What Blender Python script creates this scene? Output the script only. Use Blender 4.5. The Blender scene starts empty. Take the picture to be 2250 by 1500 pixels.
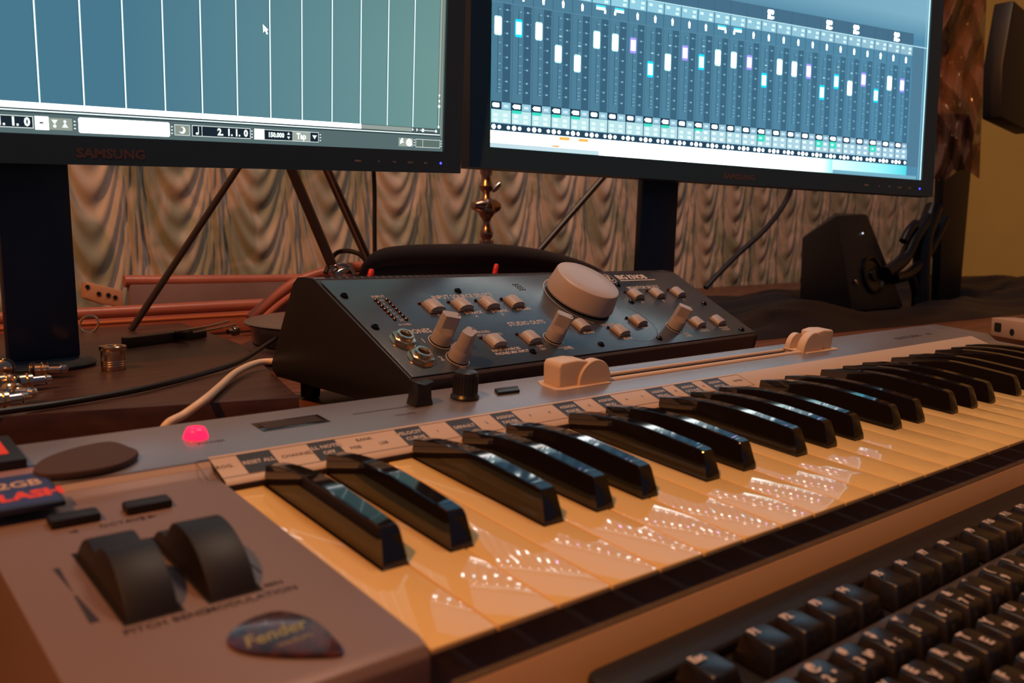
import bpy, bmesh, math, random
from mathutils import Vector, Matrix
random.seed(7)
R = math.radians
scene = bpy.context.scene
col = scene.collection

# ------------------------------------------------------------------ camera, light, exposure
CAM = Vector((-0.1318, -0.19279, 0.17341))
ROWS = ((0.7684, -0.6399, 0.0), (-0.0746, -0.0895, -0.9932), (0.6356, 0.7632, -0.1165))  # right, down, forward
RT, DN, FW = [Vector(r).normalized() for r in ROWS]
FPX = 1974.86
cd = bpy.data.cameras.new('camera')
cam = bpy.data.objects.new('camera', cd); col.objects.link(cam)
mw = Matrix((RT, -DN, -FW)).transposed().to_4x4(); mw.translation = CAM
cam.matrix_world = mw
cd.sensor_width = 36; cd.lens = FPX / 2250 * 36; cd.clip_start = .01
cd.dof.use_dof = True; cd.dof.focus_distance = .62; cd.dof.aperture_fstop = 13
scene.camera = cam
scene.view_settings.view_transform = 'Standard'; scene.view_settings.look = 'None'
scene.view_settings.gamma = 1; scene.view_settings.exposure = 0
scene.view_settings.use_curve_mapping = False
w = bpy.data.worlds.new('world'); scene.world = w; w.use_nodes = True
w.node_tree.nodes['Background'].inputs[0].default_value = (.36, .56, .90, 1)
w.node_tree.nodes['Background'].inputs[1].default_value = .085
ld = bpy.data.lights.new('ceiling_bulb', 'POINT'); ld.energy = 140; ld.color = (1, .36, .065); ld.shadow_soft_size = .06
lo = bpy.data.objects.new('ceiling_bulb', ld); lo.location = (-1.3, -.4, 1.85); col.objects.link(lo)
la = bpy.data.lights.new('fill_light', 'AREA'); la.energy = 6.5; la.color = (1, .70, .50); la.size = .35  # added warm-neutral fill over curtain and desk, no visible source
l2 = bpy.data.objects.new('fill_light', la); l2.location = (.55, .25, 1.5); l2.rotation_euler = (R(22), R(8), 0); col.objects.link(l2)

# ------------------------------------------------------------------ helpers
def ray(u, v): return RT * ((u - 1125) / FPX) + DN * ((v - 750) / FPX) + FW
def atd(u, v, t): return CAM + ray(u, v) * t
def aty(u, v, y):
    d = ray(u, v); return CAM + d * ((y - CAM.y) / d.y)
def atz(u, v, z):
    d = ray(u, v); return CAM + d * ((z - CAM.z) / d.z)
def lin(r, g, b):
    f = lambda c: (c / 255 / 12.92) if c <= 10 else ((c / 255 + .055) / 1.055) ** 2.4
    return (f(r), f(g), f(b))
_m = {}
def mat(name, c, rough=.5, metal=0, noise=0, nscale=40, bump=0, bscale=200, spec=.5, emit=None, es=1, coat=0, c2=None, aniso=None, trans=0, alpha=1):
    if name in _m: return _m[name]
    m = bpy.data.materials.new(name); m.use_nodes = True; nt = m.node_tree; b = nt.nodes['Principled BSDF']
    b.inputs['Base Color'].default_value = (*c, 1); b.inputs['Roughness'].default_value = rough
    b.inputs['Metallic'].default_value = metal; b.inputs['Specular IOR Level'].default_value = spec
    b.inputs['Coat Weight'].default_value = coat; b.inputs['Coat Roughness'].default_value = .05
    b.inputs['Transmission Weight'].default_value = trans; b.inputs['Alpha'].default_value = alpha
    if emit: b.inputs['Emission Color'].default_value = (*emit, 1); b.inputs['Emission Strength'].default_value = es
    tc = nt.nodes.new('ShaderNodeTexCoord')
    if noise or c2:
        n = nt.nodes.new('ShaderNodeTexNoise'); n.inputs['Scale'].default_value = nscale; n.inputs['Detail'].default_value = 5
        nt.links.new(tc.outputs['Object'], n.inputs['Vector'])
        if aniso:
            mp = nt.nodes.new('ShaderNodeMapping'); mp.inputs['Scale'].default_value = aniso
            nt.links.new(tc.outputs['Object'], mp.inputs['Vector']); nt.links.new(mp.outputs[0], n.inputs['Vector'])
        r = nt.nodes.new('ShaderNodeValToRGB'); r.color_ramp.elements[0].position = .32; r.color_ramp.elements[1].position = .68
        a = c2 if c2 else tuple(x * (1 - noise) for x in c)
        r.color_ramp.elements[0].color = (*a, 1); r.color_ramp.elements[1].color = (*c, 1)
        nt.links.new(n.outputs['Fac'], r.inputs['Fac']); nt.links.new(r.outputs['Color'], b.inputs['Base Color'])
    if bump:
        n2 = nt.nodes.new('ShaderNodeTexNoise'); n2.inputs['Scale'].default_value = bscale; n2.inputs['Detail'].default_value = 3
        nt.links.new(tc.outputs['Object'], n2.inputs['Vector'])
        bp = nt.nodes.new('ShaderNodeBump'); bp.inputs['Strength'].default_value = bump; bp.inputs['Distance'].default_value = .001
        nt.links.new(n2.outputs['Fac'], bp.inputs['Height']); nt.links.new(bp.outputs[0], b.inputs['Normal'])
    _m[name] = m; return m
def glow_mat():
    if 'glow' in _m: return _m['glow']
    m = bpy.data.materials.new('screen_light'); m.use_nodes = True; nt = m.node_tree; nt.nodes.clear()
    a = nt.nodes.new('ShaderNodeAttribute'); a.attribute_name = 'Col'; e = nt.nodes.new('ShaderNodeEmission'); o = nt.nodes.new('ShaderNodeOutputMaterial')
    nt.links.new(a.outputs['Color'], e.inputs['Color']); nt.links.new(e.outputs[0], o.inputs['Surface']); _m['glow'] = m; return m

class MB:
    """collects shapes; build() links them as ONE mesh object"""
    def __init__(s, sc=1.0): s.v = []; s.f = []; s.c = []; s.sc = sc; s.cur = None; s.sm = []; s.flat = False
    def add(s, vs, fs, M=None):
        o = len(s.v)
        for p in vs:
            p = Vector(p) * s.sc
            if M is not None: p = M @ p
            s.v.append(tuple(p))
        for f in fs: s.f.append(tuple(o + i for i in f)); s.c.append(s.cur)
        return s
    def box(s, x0, x1, y0, y1, z0, z1, M=None):
        return s.add([(x0, y0, z0), (x1, y0, z0), (x1, y1, z0), (x0, y1, z0), (x0, y0, z1), (x1, y0, z1), (x1, y1, z1), (x0, y1, z1)],
                     [(3, 2, 1, 0), (4, 5, 6, 7), (0, 1, 5, 4), (1, 2, 6, 5), (2, 3, 7, 6), (3, 0, 4, 7)], M)
    def prism(s, poly, a0, a1, ax='x', M=None, poly2=None):
        """poly: 2D points; ax x -> (y,z), y -> (x,z), z -> (x,y)"""
        f = {'x': lambda p, a: (a, p[0], p[1]), 'y': lambda p, a: (p[0], a, p[1]), 'z': lambda p, a: (p[0], p[1], a)}[ax]
        n = len(poly); q = poly2 or poly
        vs = [f(p, a0) for p in poly] + [f(p, a1) for p in q]
        ar = sum(poly[i][0] * poly[(i + 1) % n][1] - poly[(i + 1) % n][0] * poly[i][1] for i in range(n))
        pos = (ar > 0) != (ax == 'y')
        if a1 < a0: pos = not pos
        fs = [tuple(range(n - 1, -1, -1)), tuple(range(n, 2 * n))] + [(i, (i + 1) % n, n + (i + 1) % n, n + i) for i in range(n)]
        if not pos: fs = [tuple(reversed(g)) for g in fs]
        return s.add(vs, fs, M)
    def lathe(s, prof, M=None, n=32, cap=True):
        """prof (r,z) bottom to top about z"""
        vs = []; fs = []
        for r, z in prof: vs += [(r * math.cos(2 * math.pi * i / n), r * math.sin(2 * math.pi * i / n), z) for i in range(n)]
        for k in range(len(prof) - 1):
            for i in range(n): j = (i + 1) % n; fs.append((k * n + i, k * n + j, (k + 1) * n + j, (k + 1) * n + i))
        if cap: fs.append(tuple(range(n - 1, -1, -1))); fs.append(tuple((len(prof) - 1) * n + i for i in range(n)))
        return s.add(vs, fs, M)
    def tube(s, pts, r, n=10, smooth=6, M=None, closed=False):
        P = [Vector(p) for p in pts]
        if smooth and len(P) > 2:
            Q = []
            m = len(P)
            for i in range(m if closed else m - 1):
                a, b, c, d = (P[(i - 1) % m], P[i], P[(i + 1) % m], P[(i + 2) % m]) if closed else (P[max(i - 1, 0)], P[i], P[i + 1], P[min(i + 2, m - 1)])
                for k in range(smooth):
                    t = k / smooth
                    Q.append(.5 * ((2 * b) + (c - a) * t + (2 * a - 5 * b + 4 * c - d) * t * t + (-a + 3 * b - 3 * c + d) * t ** 3))
            if not closed: Q.append(P[-1])
            P = Q
        m = len(P); vs = []; fs = []
        rr = r if callable(r) else (lambda t: r)
        up = Vector((0, 0, 1)); prev = None
        for i, p in enumerate(P):
            d = (P[(i + 1) % m] - P[i - 1]) if (closed or 0 < i < m - 1) else (P[1] - P[0] if i == 0 else P[-1] - P[-2])
            d.normalize()
            if prev is None: a = d.cross(up) if abs(d.z) < .95 else d.cross(Vector((1, 0, 0)))
            else: a = prev - d * prev.dot(d)
            a.normalize(); prev = a; b = d.cross(a)
            q = rr(i / (m - 1))
            vs += [p + (a * math.cos(2 * math.pi * k / n) + b * math.sin(2 * math.pi * k / n)) * q for k in range(n)]
        for i in range(m if closed else m - 1):
            for k in range(n):
                l = (k + 1) % n; j = (i + 1) % m; fs.append((i * n + k, i * n + l, j * n + l, j * n + k))
        if not closed: fs.append(tuple(range(n - 1, -1, -1))); fs.append(tuple((m - 1) * n + k for k in range(n)))
        return s.add(vs, fs, M)
    def grid(s, nx, ny, fn, M=None):
        vs = [fn(i / nx, j / ny) for j in range(ny + 1) for i in range(nx + 1)]
        fs = [(j * (nx + 1) + i, j * (nx + 1) + i + 1, (j + 1) * (nx + 1) + i + 1, (j + 1) * (nx + 1) + i) for j in range(ny) for i in range(nx)]
        return s.add(vs, fs, M)
    def text(s, body, size, M, align='LEFT', bold=0, sx=1):
        if not body.strip(): return s
        c = bpy.data.curves.new('lettering', 'FONT'); c.body = body; c.size = size * 1.38; c.align_x = align; c.align_y = 'CENTER'; c.resolution_u = 2; c.offset = bold * size
        o = bpy.data.objects.new('lettering', c); m = bpy.data.meshes.new_from_object(o)
        s.add([(v.co.x * sx, v.co.y, 0) for v in m.vertices], [tuple(p.vertices) for p in m.polygons], M)
        bpy.data.objects.remove(o); bpy.data.curves.remove(c); bpy.data.meshes.remove(m)
        return s
    def build(s, name, m, parent=None, bevel=0, seg=2, smooth=True, world=False, ang=35):
        me = bpy.data.meshes.new(name)
        vs = s.v
        if world and parent is not None:
            Mi = parent.matrix_world.inverted(); vs = [tuple(Mi @ Vector(p)) for p in vs]
        me.from_pydata(vs, [], s.f)
        if any(c is not None for c in s.c):
            ca = me.color_attributes.new('Col', 'FLOAT_COLOR', 'CORNER'); k = 0
            for fi, f in enumerate(s.f):
                cc = s.c[fi] or (0, 0, 0)
                for j in range(len(f)):
                    q = cc[j] if isinstance(cc[0], tuple) else cc
                    ca.data[k].color = (*q, 1); k += 1
        if bevel:
            bm = bmesh.new(); bm.from_mesh(me)
            es = [e for e in bm.edges if len(e.link_faces) == 2 and e.calc_face_angle(0) > R(28)]
            bmesh.ops.bevel(bm, geom=es, offset=bevel, segments=seg, profile=.6, affect='EDGES', clamp_overlap=True)
            bm.to_mesh(me); bm.free()
        if smooth:
            me.polygons.foreach_set('use_smooth', [True] * len(me.polygons)); me.set_sharp_from_angle(angle=R(ang))
        me.materials.append(m); me.update()
        o = bpy.data.objects.new(name, me); col.objects.link(o)
        if parent is not None: o.parent = parent
        return o
def tag(o, label=None, cat=None, group=None, kind=None):
    if label: o['label'] = label
    if cat: o['category'] = cat
    if group: o['group'] = group
    if kind: o['kind'] = kind
    return o
def thing(name, label, cat, M=None, group=None):
    o = bpy.data.objects.new(name, None); col.objects.link(o); o.empty_display_size = .02
    if M is not None: o.matrix_world = M if isinstance(M, Matrix) else Matrix.Translation(M)
    o.matrix_basis = o.matrix_world.copy(); return tag(o, label, cat, group)
def copy_part(o, parent, loc=None, name=None):
    c = o.copy(); col.objects.link(c); c.parent = parent
    if loc is not None: c.location = loc
    return c
T = Matrix.Translation
def RZ(a): return Matrix.Rotation(a, 4, 'Z')
def RX(a): return Matrix.Rotation(a, 4, 'X')
def RY(a): return Matrix.Rotation(a, 4, 'Y')
def align(a, b):
    """matrix putting local z from a towards b"""
    d = (Vector(b) - Vector(a)).normalized(); return T(a) @ d.to_track_quat('Z', 'Y').to_matrix().to_4x4()

# ------------------------------------------------------------------ materials
WOOD = mat('dark_wood', lin(78, 54, 50), .36, noise=.45, nscale=9, aniso=(1.5, 14, 14), bump=.05, bscale=500, c2=lin(58, 38, 35))
WOOD2 = mat('table_wood', lin(120, 74, 60), .4, noise=.4, nscale=8, aniso=(2, 12, 12))
SILVER = mat('silver_plastic', lin(158, 152, 158), .32, metal=.6, bump=.02, bscale=1500)
IVORY = mat('white_key_plastic', lin(242, 206, 140), .04, bump=.008, bscale=45, spec=.7, coat=.25)
EBONY = mat('black_key_plastic', lin(24, 19, 20), .06, spec=.7, coat=.2)
BEIGE = mat('beige_plastic', lin(214, 190, 170), .45)
BLACKP = mat('black_plastic', lin(30, 26, 27), .35, bump=.03, bscale=900)
RUBBER = mat('wheel_rubber', lin(24, 14, 12), .5)
INK = mat('black_print', lin(52, 38, 36), .5)
INKD = mat('dark_label', lin(46, 36, 36), .45)
PALE = mat('pale_print', lin(205, 190, 185), .5)
BLACKM = mat('black_painted_metal', lin(26, 23, 25), .42, bump=.05, bscale=1800)
FACE = mat('charcoal_gloss_face', lin(54, 64, 78), .24, spec=.8, bump=.02, bscale=1500)  # black face, bluish screen veil blended into the base colour
KNOBC = mat('grey_knob_plastic', lin(166, 156, 156), .42)
STEEL = mat('steel', (.62, .58, .56), .22, metal=1)
BRASS = mat('brass', (.80, .60, .42), .2, metal=1)
COPPER = mat('copper', (.50, .33, .27), .25, metal=1)
BEZEL = mat('monitor_bezel', lin(40, 66, 90), .38, bump=.02, bscale=900)  # black plastic with the blue haze of the screens mixed into its colour
GLOW = glow_mat()

# ------------------------------------------------------------------ setting
def struct(name, mb, m, **k): return tag(mb.build(name, m, **k), kind='structure')
PAPER = mat('plain_wallpaper', lin(205, 190, 120), .6, noise=.12, nscale=5, bump=.1, bscale=80)
struct('floor', MB().box(-2.6, 2.8, -2.6, 1.2, -.78, -.74), mat('floor_boards', lin(90, 60, 45), .5))
struct('wall_back', MB().box(-2.6, 2.8, 1.14, 1.2, -.74, 1.9), mat('back_wall', lin(150, 135, 120), .7))
struct('wall_right', MB().box(2.42, 2.48, -2.6, 1.14, -.74, 1.9), PAPER)

# ruched curtain: vertical gathers with swags hanging between them
def curtain():
    P = .108; x0, x1 = -.5, 2.36
    rnd = [random.uniform(-1, 1) for _ in range(200)]
    def fn(a, b):
        x = x0 + (x1 - x0) * a; z = -.25 + 1.35 * b
        u = (x - .243) / P; k = math.floor(u); f = u - k; d = min(f, 1 - f) * P
        r1 = rnd[k % 200]; sag = .20 * (math.sin(math.pi * f) ** .7) * (1 + .25 * r1)
        ph = (z + sag) / (.040 + .008 * r1) * 2 * math.pi
        sw = .003 * math.sin(ph) * math.sin(math.pi * f) ** .7 + .0025 * math.sin(ph * .43 + 2 * r1 + 5 * f)
        pl = .0035 * math.exp(-(d / .014) ** 2) * math.sin(x / .0042 * 2 * math.pi / 2 + 1.5 * math.sin(z * 30)) + .010 * math.exp(-(d / .006) ** 2)
        big = .010 * math.sin(math.pi * f)
        big2 = .02 * math.sin(x * 4.1 + .6)
        return (x, 1.0 - sw - pl - big + big2, z)
    mb = MB().grid(1500, 330, fn)
    m = mat('satin_curtain', lin(176, 166, 150), .5)
    nt = m.node_tree; b = nt.nodes['Principled BSDF']; b.inputs['Sheen Weight'].default_value = .25; b.inputs['Specular IOR Level'].default_value = .35
    tc = nt.nodes.new('ShaderNodeTexCoord'); mp = nt.nodes.new('ShaderNodeMapping'); mp.inputs['Scale'].default_value = (14, 1, 9); mp.inputs['Rotation'].default_value = (0, .5, 0)
    n = nt.nodes.new('ShaderNodeTexNoise'); n.inputs['Scale'].default_value = 1; n.inputs['Distortion'].default_value = 1.6; n.inputs['Detail'].default_value = 2
    r = nt.nodes.new('ShaderNodeValToRGB'); e = r.color_ramp.elements; e[0].position = .40; e[0].color = (*lin(140, 148, 144), 1); e[1].position = .60; e[1].color = (*lin(190, 182, 184), 1)
    nt.links.new(tc.outputs['Object'], mp.inputs['Vector']); nt.links.new(mp.outputs[0], n.inputs['Vector']); nt.links.new(n.outputs['Fac'], r.inputs['Fac']); nt.links.new(r.outputs['Color'], b.inputs['Base Color'])
    o = mb.build('ruched_curtain', m, ang=180)
    tag(o, 'ruched satin curtain with swags and vertical gathers hanging behind both monitors', 'curtain')
curtain()

# desk: lower tray under the keyboards, raised table behind
dk = thing('desk', 'brown wooden desk with a low front shelf and raised rear top', 'desk', (0, 0, 0))
MB().box(-.75, 2.0, -.62, .95, -.022, -.001).build('front_shelf', WOOD2, dk, bevel=.002)
MB().box(-.75, 2.1, .212, .955, .048, .070).build('rear_top', WOOD2, dk, bevel=.002)
MB().box(-.75, 2.3, .23, .25, -.001, .048).build('riser', WOOD2, dk)
for x in (-.70, 1.9):
    for y in (-.56, .88): MB().box(x, x + .06, y, y + .05, -.74, -.022).build('leg', WOOD2, dk)
bd = MB().prism([(-.75, .292), (-.034, .284), (.084, .244), (.157, .492), (.185, .70), (-.75, .70)], .0702, .088, 'z')
tag(bd.build('wooden_board', WOOD, bevel=.0008), 'dark brown wooden board under the left monitor and small metal parts', 'board')

# ------------------------------------------------------------------ midi keyboard
TH = R(5.9556)
KM = T((0, 0, .062)) @ RX(TH)
pk = thing('midi_keyboard', 'silver music keyboard with cream and black piano keys, pitch wheels and slider', 'keyboard', KM)
MM = .001
P0 = 23.5
back = [(206, -83), (207, -60), (206, 5.5), (203, 8)]
mid = [(-4, -61), (205, -83)] + back[1:]
# body in sections along x (mm)
b = MB(MM)
keybed = [(-4, -61), (205, -83), (207, -60), (206, 5.5), (203, 8), (155, 8), (153.6, 7.6), (137.4, 3.4), (136, 2), (135.6, -14), (3, -14), (2, -13), (-1.6, -13), (-2, -21), (-7, -30), (-7, -60)]
groove = [(-4, -61), (205, -83), (207, -60), (206, 5.5), (203, 8), (197.5, 8), (190, 3.6), (179, 3.6), (174.5, 8), (155, 8), (153.6, 7.6), (137.4, 3.4), (136, 2), (135.6, -14), (3, -14), (2, -13), (-1.6, -13), (-2, -21), (-7, -30), (-7, -60)]
b.prism(keybed, -1, 226, 'x'); b.prism(groove, 226, 480, 'x'); b.prism(keybed, 480, 683, 'x'); b.prism([(153.1, -77.5), (205, -83), (207, -60), (206, 5.5), (203, 8), (155, 8), (153.1, 7.5)], -84.5, -1, 'x')
b.build('body', SILVER, pk, smooth=True)
cheek = [(-4, -61), (153, -77.5), (153, 7.4), (152, 7.1), (147, 3.8), (144, 3), (4, 3), (0, 2), (-2, -.5), (-2.6, -6), (-2.6, -21), (-7, -30), (-7, -60)]
cheek2 = [(-4, -61), (205, -83), (207, -60), (206, 5.5), (203, 8), (155, 8), (152, 7.2), (147, 3.8), (144, 3), (4, 3), (0, 2), (-2, -.5), (-2.6, -6), (-2.6, -21), (-7, -30), (-7, -60)]
MB(MM).prism(cheek, -84.5, -1.2, 'x').build('control_panel', mat('grey_panel', lin(142, 118, 112), .45, metal=.3, bump=.03, bscale=1500), pk, bevel=1.2 * MM)
MB(MM).prism([(152.0, 7.0), (149.6, 5.3), (149.6, 5.6), (152.0, 7.3)], -84, -1.4, 'x').build('lit_slope', mat('lit_slope_tone', lin(170, 140, 122), .5), pk)  # slope facing the lamp; its brightness is put into a paler strip
MB(MM).prism(cheek2, 683.2, 716, 'x').build('end_cheek', SILVER, pk, bevel=1.6 * MM)
MB(MM).prism([(-1.9, -13.2), (-1.9, -21.1), (-6.9, -30.1), (-6.9, -59), (-7.5, -59), (-7.5, -30), (-2.5, -20.8), (-2.2, -13.6)], -1, 683, 'x').build('front_rail', mat('cream_rail', lin(226, 190, 150), .5), pk)
# keys
BOFF = {1: -4.4, 2: -1.0, 4: -5.4, 5: -1.6, 6: 1.2}     # black key centre from its gap, by gap number in the octave
def bcentre(g):
    k = g % 7
    return g * P0 + BOFF[k] if k in BOFF and g < 29 else None
L = 139; FR = 50
wmesh = {}
for i in range(29):
    a, c = i % 7, 'end' if i == 28 else i % 7
    if c not in wmesh:
        lb = bcentre(i) if (i % 7) != 0 else None; rb = bcentre(i + 1) if i < 28 else None
        x0, x1 = .35, P0 - .35
        xl = (lb - i * P0 + 5.4) if lb is not None else x0
        xr = (rb - i * P0 - 5.4) if rb is not None else x1
        out = [(x0, 0), (x1, 0), (x1, FR - 3)]
        if xr < x1: out += [(xr, FR - 3)]
        out += [(xr, L), (xl, L)]
        if xl > x0: out += [(xl, FR - 3)]
        out += [(x0, FR - 3)]
        k = MB(MM).prism(out, -2.0, 0, 'z')
        o = k.build('white_key', IVORY, pk, bevel=.55 * MM, seg=3)
        bm = bmesh.new(); bm.from_mesh(o.data)
        q = MB(MM).box(x0 + .5, x1 - .5, 26, FR - 4, -12.5, -2.0)
        vs = [bm.verts.new(p) for p in q.v]
        for f in q.f: bm.faces.new([vs[j] for j in f])
        bm.to_mesh(o.data); bm.free()
        wmesh[c] = o
        o.location = (i * P0 * MM, 0, 0)
    else:
        o = copy_part(wmesh[c], pk, (i * P0 * MM, 0, 0))
# black key: arched long profile, tapering cross-section
def black_key():
    st = [(47.6, 4.9, -2, 4.9), (48.0, 4.9, 2, 4.6), (50.0, 4.85, 7.4, 4.0), (51.4, 4.85, 10.9, 3.6), (52.4, 4.85, 12.1, 3.4), (54.5, 4.8, 12.55, 3.4), (62, 4.8, 12.95, 3.4), (76, 4.8, 13.5, 3.4), (90, 4.8, 13.8, 3.4), (102, 4.8, 13.3, 3.5), (112, 4.8, 12.3, 3.5), (122, 4.8, 10.8, 3.6), (130, 4.8, 9.2, 3.7), (137, 4.8, 7.6, 3.8)]
    vs = []; fs = []
    for y, wb, h, wt in st:
        rad = .45 if h > 5 else .1
        ring = [(-wb, -2), (-wt - .04, h - rad), (-wt + .3, h), (wt - .3, h), (wt + .04, h - rad), (wb, -2)]
        if h < 0: ring = [(x, -2) for x, _ in ring]
        vs += [(x, y, max(z, -2)) for x, z in ring]
    n = 6
    for k in range(len(st) - 1):
        for i in range(n):
            j = (i + 1) % n; fs.append((k * n + j, k * n + i, (k + 1) * n + i, (k + 1) * n + j))
    fs.append(tuple(range(n))); m0 = (len(st) - 1) * n; fs.append(tuple(m0 + i for i in range(n - 1, -1, -1)))
    return MB(MM).add(vs, fs)
bk = None
for g in range(1, 29):
    c = bcentre(g)
    if c is None: continue
    if bk is None: bk = black_key().build('black_key', EBONY, pk, ang=28); bk.location = (c * MM, 0, 0)
    else: copy_part(bk, pk, (c * MM, 0, 0))
MB(MM).box(-1, 683, 134.8, 136.3, -1, 2.2).build('felt_strip', mat('dark_felt', lin(40, 22, 20), .9), pk)
# printed strip on the slope: local plane y 137.4..153.6, z 3.4..7.6
sl = math.atan2(4.2, 16.2)
def SM(x, y): return T((x * MM, (137.4 + (y - 137.4) * math.cos(sl)) * MM, (3.62 + (y - 137.4) * math.sin(sl)) * MM)) @ RX(sl)
lab = [(9.6, 24, 'RESET ALL', ''), (40.8, 54, 'ALL NOTES', 'OFF'), (84.5, 97.8, 'VELOCITY', 'CURVE'), (113.2, 127.4, 'DEFAULT', ''), (140.2, 153.8, 'ASSIGN', 'FADER'), (182.2, 197, 'ASSIGN', 'KNOB'),
       (211, 225.2, 'ASSIGN', 'MOD'), (254, 268.8, 'ASSIGN', 'PEDAL'), (279.8, 295.8, 'ASSIGN', 'OCTAVE'), (305.2, 321.6, 'ASSIGN', 'PITCH')]
MB(MM).prism([(155, 8.0), (153.6, 7.75), (137.3, 3.5), (135.9, 2.0), (135.9, 1.5), (155, 7.0)], -1, 683, 'x').build('printed_strip', mat('cream_strip', lin(200, 176, 158), .45), pk)
pl_, tx = MB(), MB()
ink = MB(); SC3 = Matrix.Scale(.001, 4)
for x0, x1, a, c in lab:
    MB().box(0, (x1 - x0) * MM, 0, 13.4 * MM, 0, .00006, SM(x0, 140.0)).build('function_label', INKD, pk, smooth=False)
    s_ = 2.5 * MM
    if c: tx.text(a, s_, SM((x0 + x1) / 2, 149.2) @ T((0, 0, .00012)), 'CENTER', .03, .95); tx.text(c, s_, SM((x0 + x1) / 2, 144.6) @ T((0, 0, .00012)), 'CENTER', .03, .95)
    else: tx.text(a, s_, SM((x0 + x1) / 2, 147) @ T((0, 0, .00012)), 'CENTER', .03, .85)
for x, y, t in ((-2.5, 147, 'PROG.'), (26.5, 147, 'CHANNEL'), (57.5, 145, 'MSB'), (63, 150, 'BANK'), (72, 145, 'LSB'), (104, 147, '1'), (133, 147, '2'), (161, 147, '3'), (174, 147, '4'), (203, 147, '5'), (232, 147, '6'), (245, 147, '7'), (274, 147, '8'), (300, 147, '9'), (330, 147, 'ENTER')):
    ink.text(t, 2.2 * MM, SM(x, y) @ T((0, 0, .0001)))
for y in (139.4, 153.6): ink.box(0, 348 * MM, 0, .25 * MM, 0, .00005, SM(-6, y))
for x in (-7, 342): ink.box(0, .25 * MM, 0, 14 * MM, 0, .00005, SM(x, 139.4))
tag(tx.build('label_lettering', PALE, pk, smooth=False), kind='stuff')
# printed legends on top surfaces
def KT(x, y, z): return T((x * MM, y * MM, z * MM))
ink.text('POWER', 2.4 * MM, KT(1.5, 172.3, 8.1)); ink.text('VOLUME', 2.2 * MM, KT(96.5, 171, 8.1))
ink.text('KEYSTUDIO', 6 * MM, KT(590, 176, 8.1), bold=.02); ink.text('49', 6 * MM, KT(645, 176, 8.1))
ink.text('PITCH BEND', 3.0 * MM, KT(-66, 46.2, 3.15), bold=.02); ink.text('MODULATION', 3.0 * MM, KT(-44, 46.2, 3.15), bold=.02)
ink.text('MIN', 2.4 * MM, KT(-24.4, 51.5, 3.15), bold=.02); ink.text('OCTAVE', 2.8 * MM, KT(-52, 118.6, 3.15), bold=.02)
ink.prism([(-61.5, 118.8), (-58.5, 120), (-58.5, 117.6)], 3.05, 3.12, 'z', SC3); ink.prism([(-36, 120), (-33, 118.8), (-36, 117.6)], 3.05, 3.12, 'z', SC3)
ink.prism([(-71.8, 94), (-70, 94), (-70.7, 76)], 3.05, 3.14, 'z', SC3); ink.prism([(-71, 74), (-70.4, 74), (-69, 56), (-71.6, 56)], 3.05, 3.14, 'z', SC3)
ink.prism([(-22.6, 84), (-22.2, 84), (-21.0, 60), (-21.6, 60)], 3.05, 3.12, 'z', SC3)
tag(ink.build('printed_legends', INK, pk, smooth=False), kind='stuff')
# display, led, slider, knob, button
DISP = mat('display_glass', lin(34, 24, 22), .12)
MB(MM).prism([(32, 176), (65, 176), (65, 189), (32, 189)], 7.6, 8.25, 'z').build('display', DISP, pk, bevel=.2 * MM)
MB(MM).box(34.5, 62.5, 178, 187, 8.25, 8.45).build('display_window', mat('display_window', lin(58, 40, 32), .3), pk)
led = MB(MM).lathe([(5.3, 7.8), (5.2, 8.6), (4.3, 11.2), (3.7, 12.2), (.5, 12.4)], KT(4.2, 181.5, 0), 24)
led.build('power_led', mat('red_lamp', (.8, .02, .08), .3, emit=(1, .015, .09), es=1.25), pk, ang=60)
MB(MM).box(80, 126, 181.6, 182.5, 7.9, 8.07).build('slider_slot', INK, pk)
fc = MB(MM).prism([(113.2, 8.2), (124.2, 8.2), (123.0, 12), (122.4, 18), (124, 20.5), (119.5, 19.3), (118, 19.3), (113.5, 20.8), (114.6, 17), (114.2, 12)], 178.4, 187, 'y')
fc.build('slider_cap', BLACKP, pk, bevel=.5 * MM)
kn = MB(MM).lathe([(7.6, 8.1), (7.7, 9.2), (6.9, 10.4), (6.5, 11), (6.35, 21), (5.9, 22.3), (4.9, 22.9)], KT(147, 182.6, 0), 40)
kn.build('rotary_knob', BLACKP, pk)
gr = MB(MM)
for i in range(22):
    a = i * 2 * math.pi / 22; gr.box(6.2, 6.75, -.35, .35, 11.2, 20.6, KT(147, 182.6, 0) @ RZ(a))
gr.build('knob_ribs', BLACKP, pk, bevel=.15 * MM)
MB(MM).prism([(166.6, 179), (181.2, 178.2), (186, 186), (170, 186.6)], 7.9, 9.8, 'z').build('panel_button', BLACKP, pk, bevel=.5 * MM)
for x0 in (-65.5, -41.6):
    MB(MM).box(x0, x0 + 15.8, 123.2, 130.2, 2.8, 6.2).build('octave_button', RUBBER, pk, bevel=1.2 * MM)
# wheels
for x0, nm, rot in ((-63.6, 'pitch_wheel', 0), (-40.6, 'modulation_wheel', -18)):
    MB(MM).box(x0 - 1.2, x0 + 15.2, 49.5, 102, 2.9, 3.12).build('wheel_slot', mat('slot_black', lin(16, 10, 9), .8), pk)
    n = 72; pr = []
    for k in range(n):
        a = 2 * math.pi * k / n; d = ((math.degrees(a) - 78 - rot + 180) % 360) - 180
        r = 30 - 4.2 * math.exp(-(d / 11) ** 2) + .0
        pr.append((75.5 + r * math.cos(a), -13.5 + r * math.sin(a)))
    MB(MM).prism(pr, x0, x0 + 14, 'x').build(nm, RUBBER, pk, bevel=.7 * MM)
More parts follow.
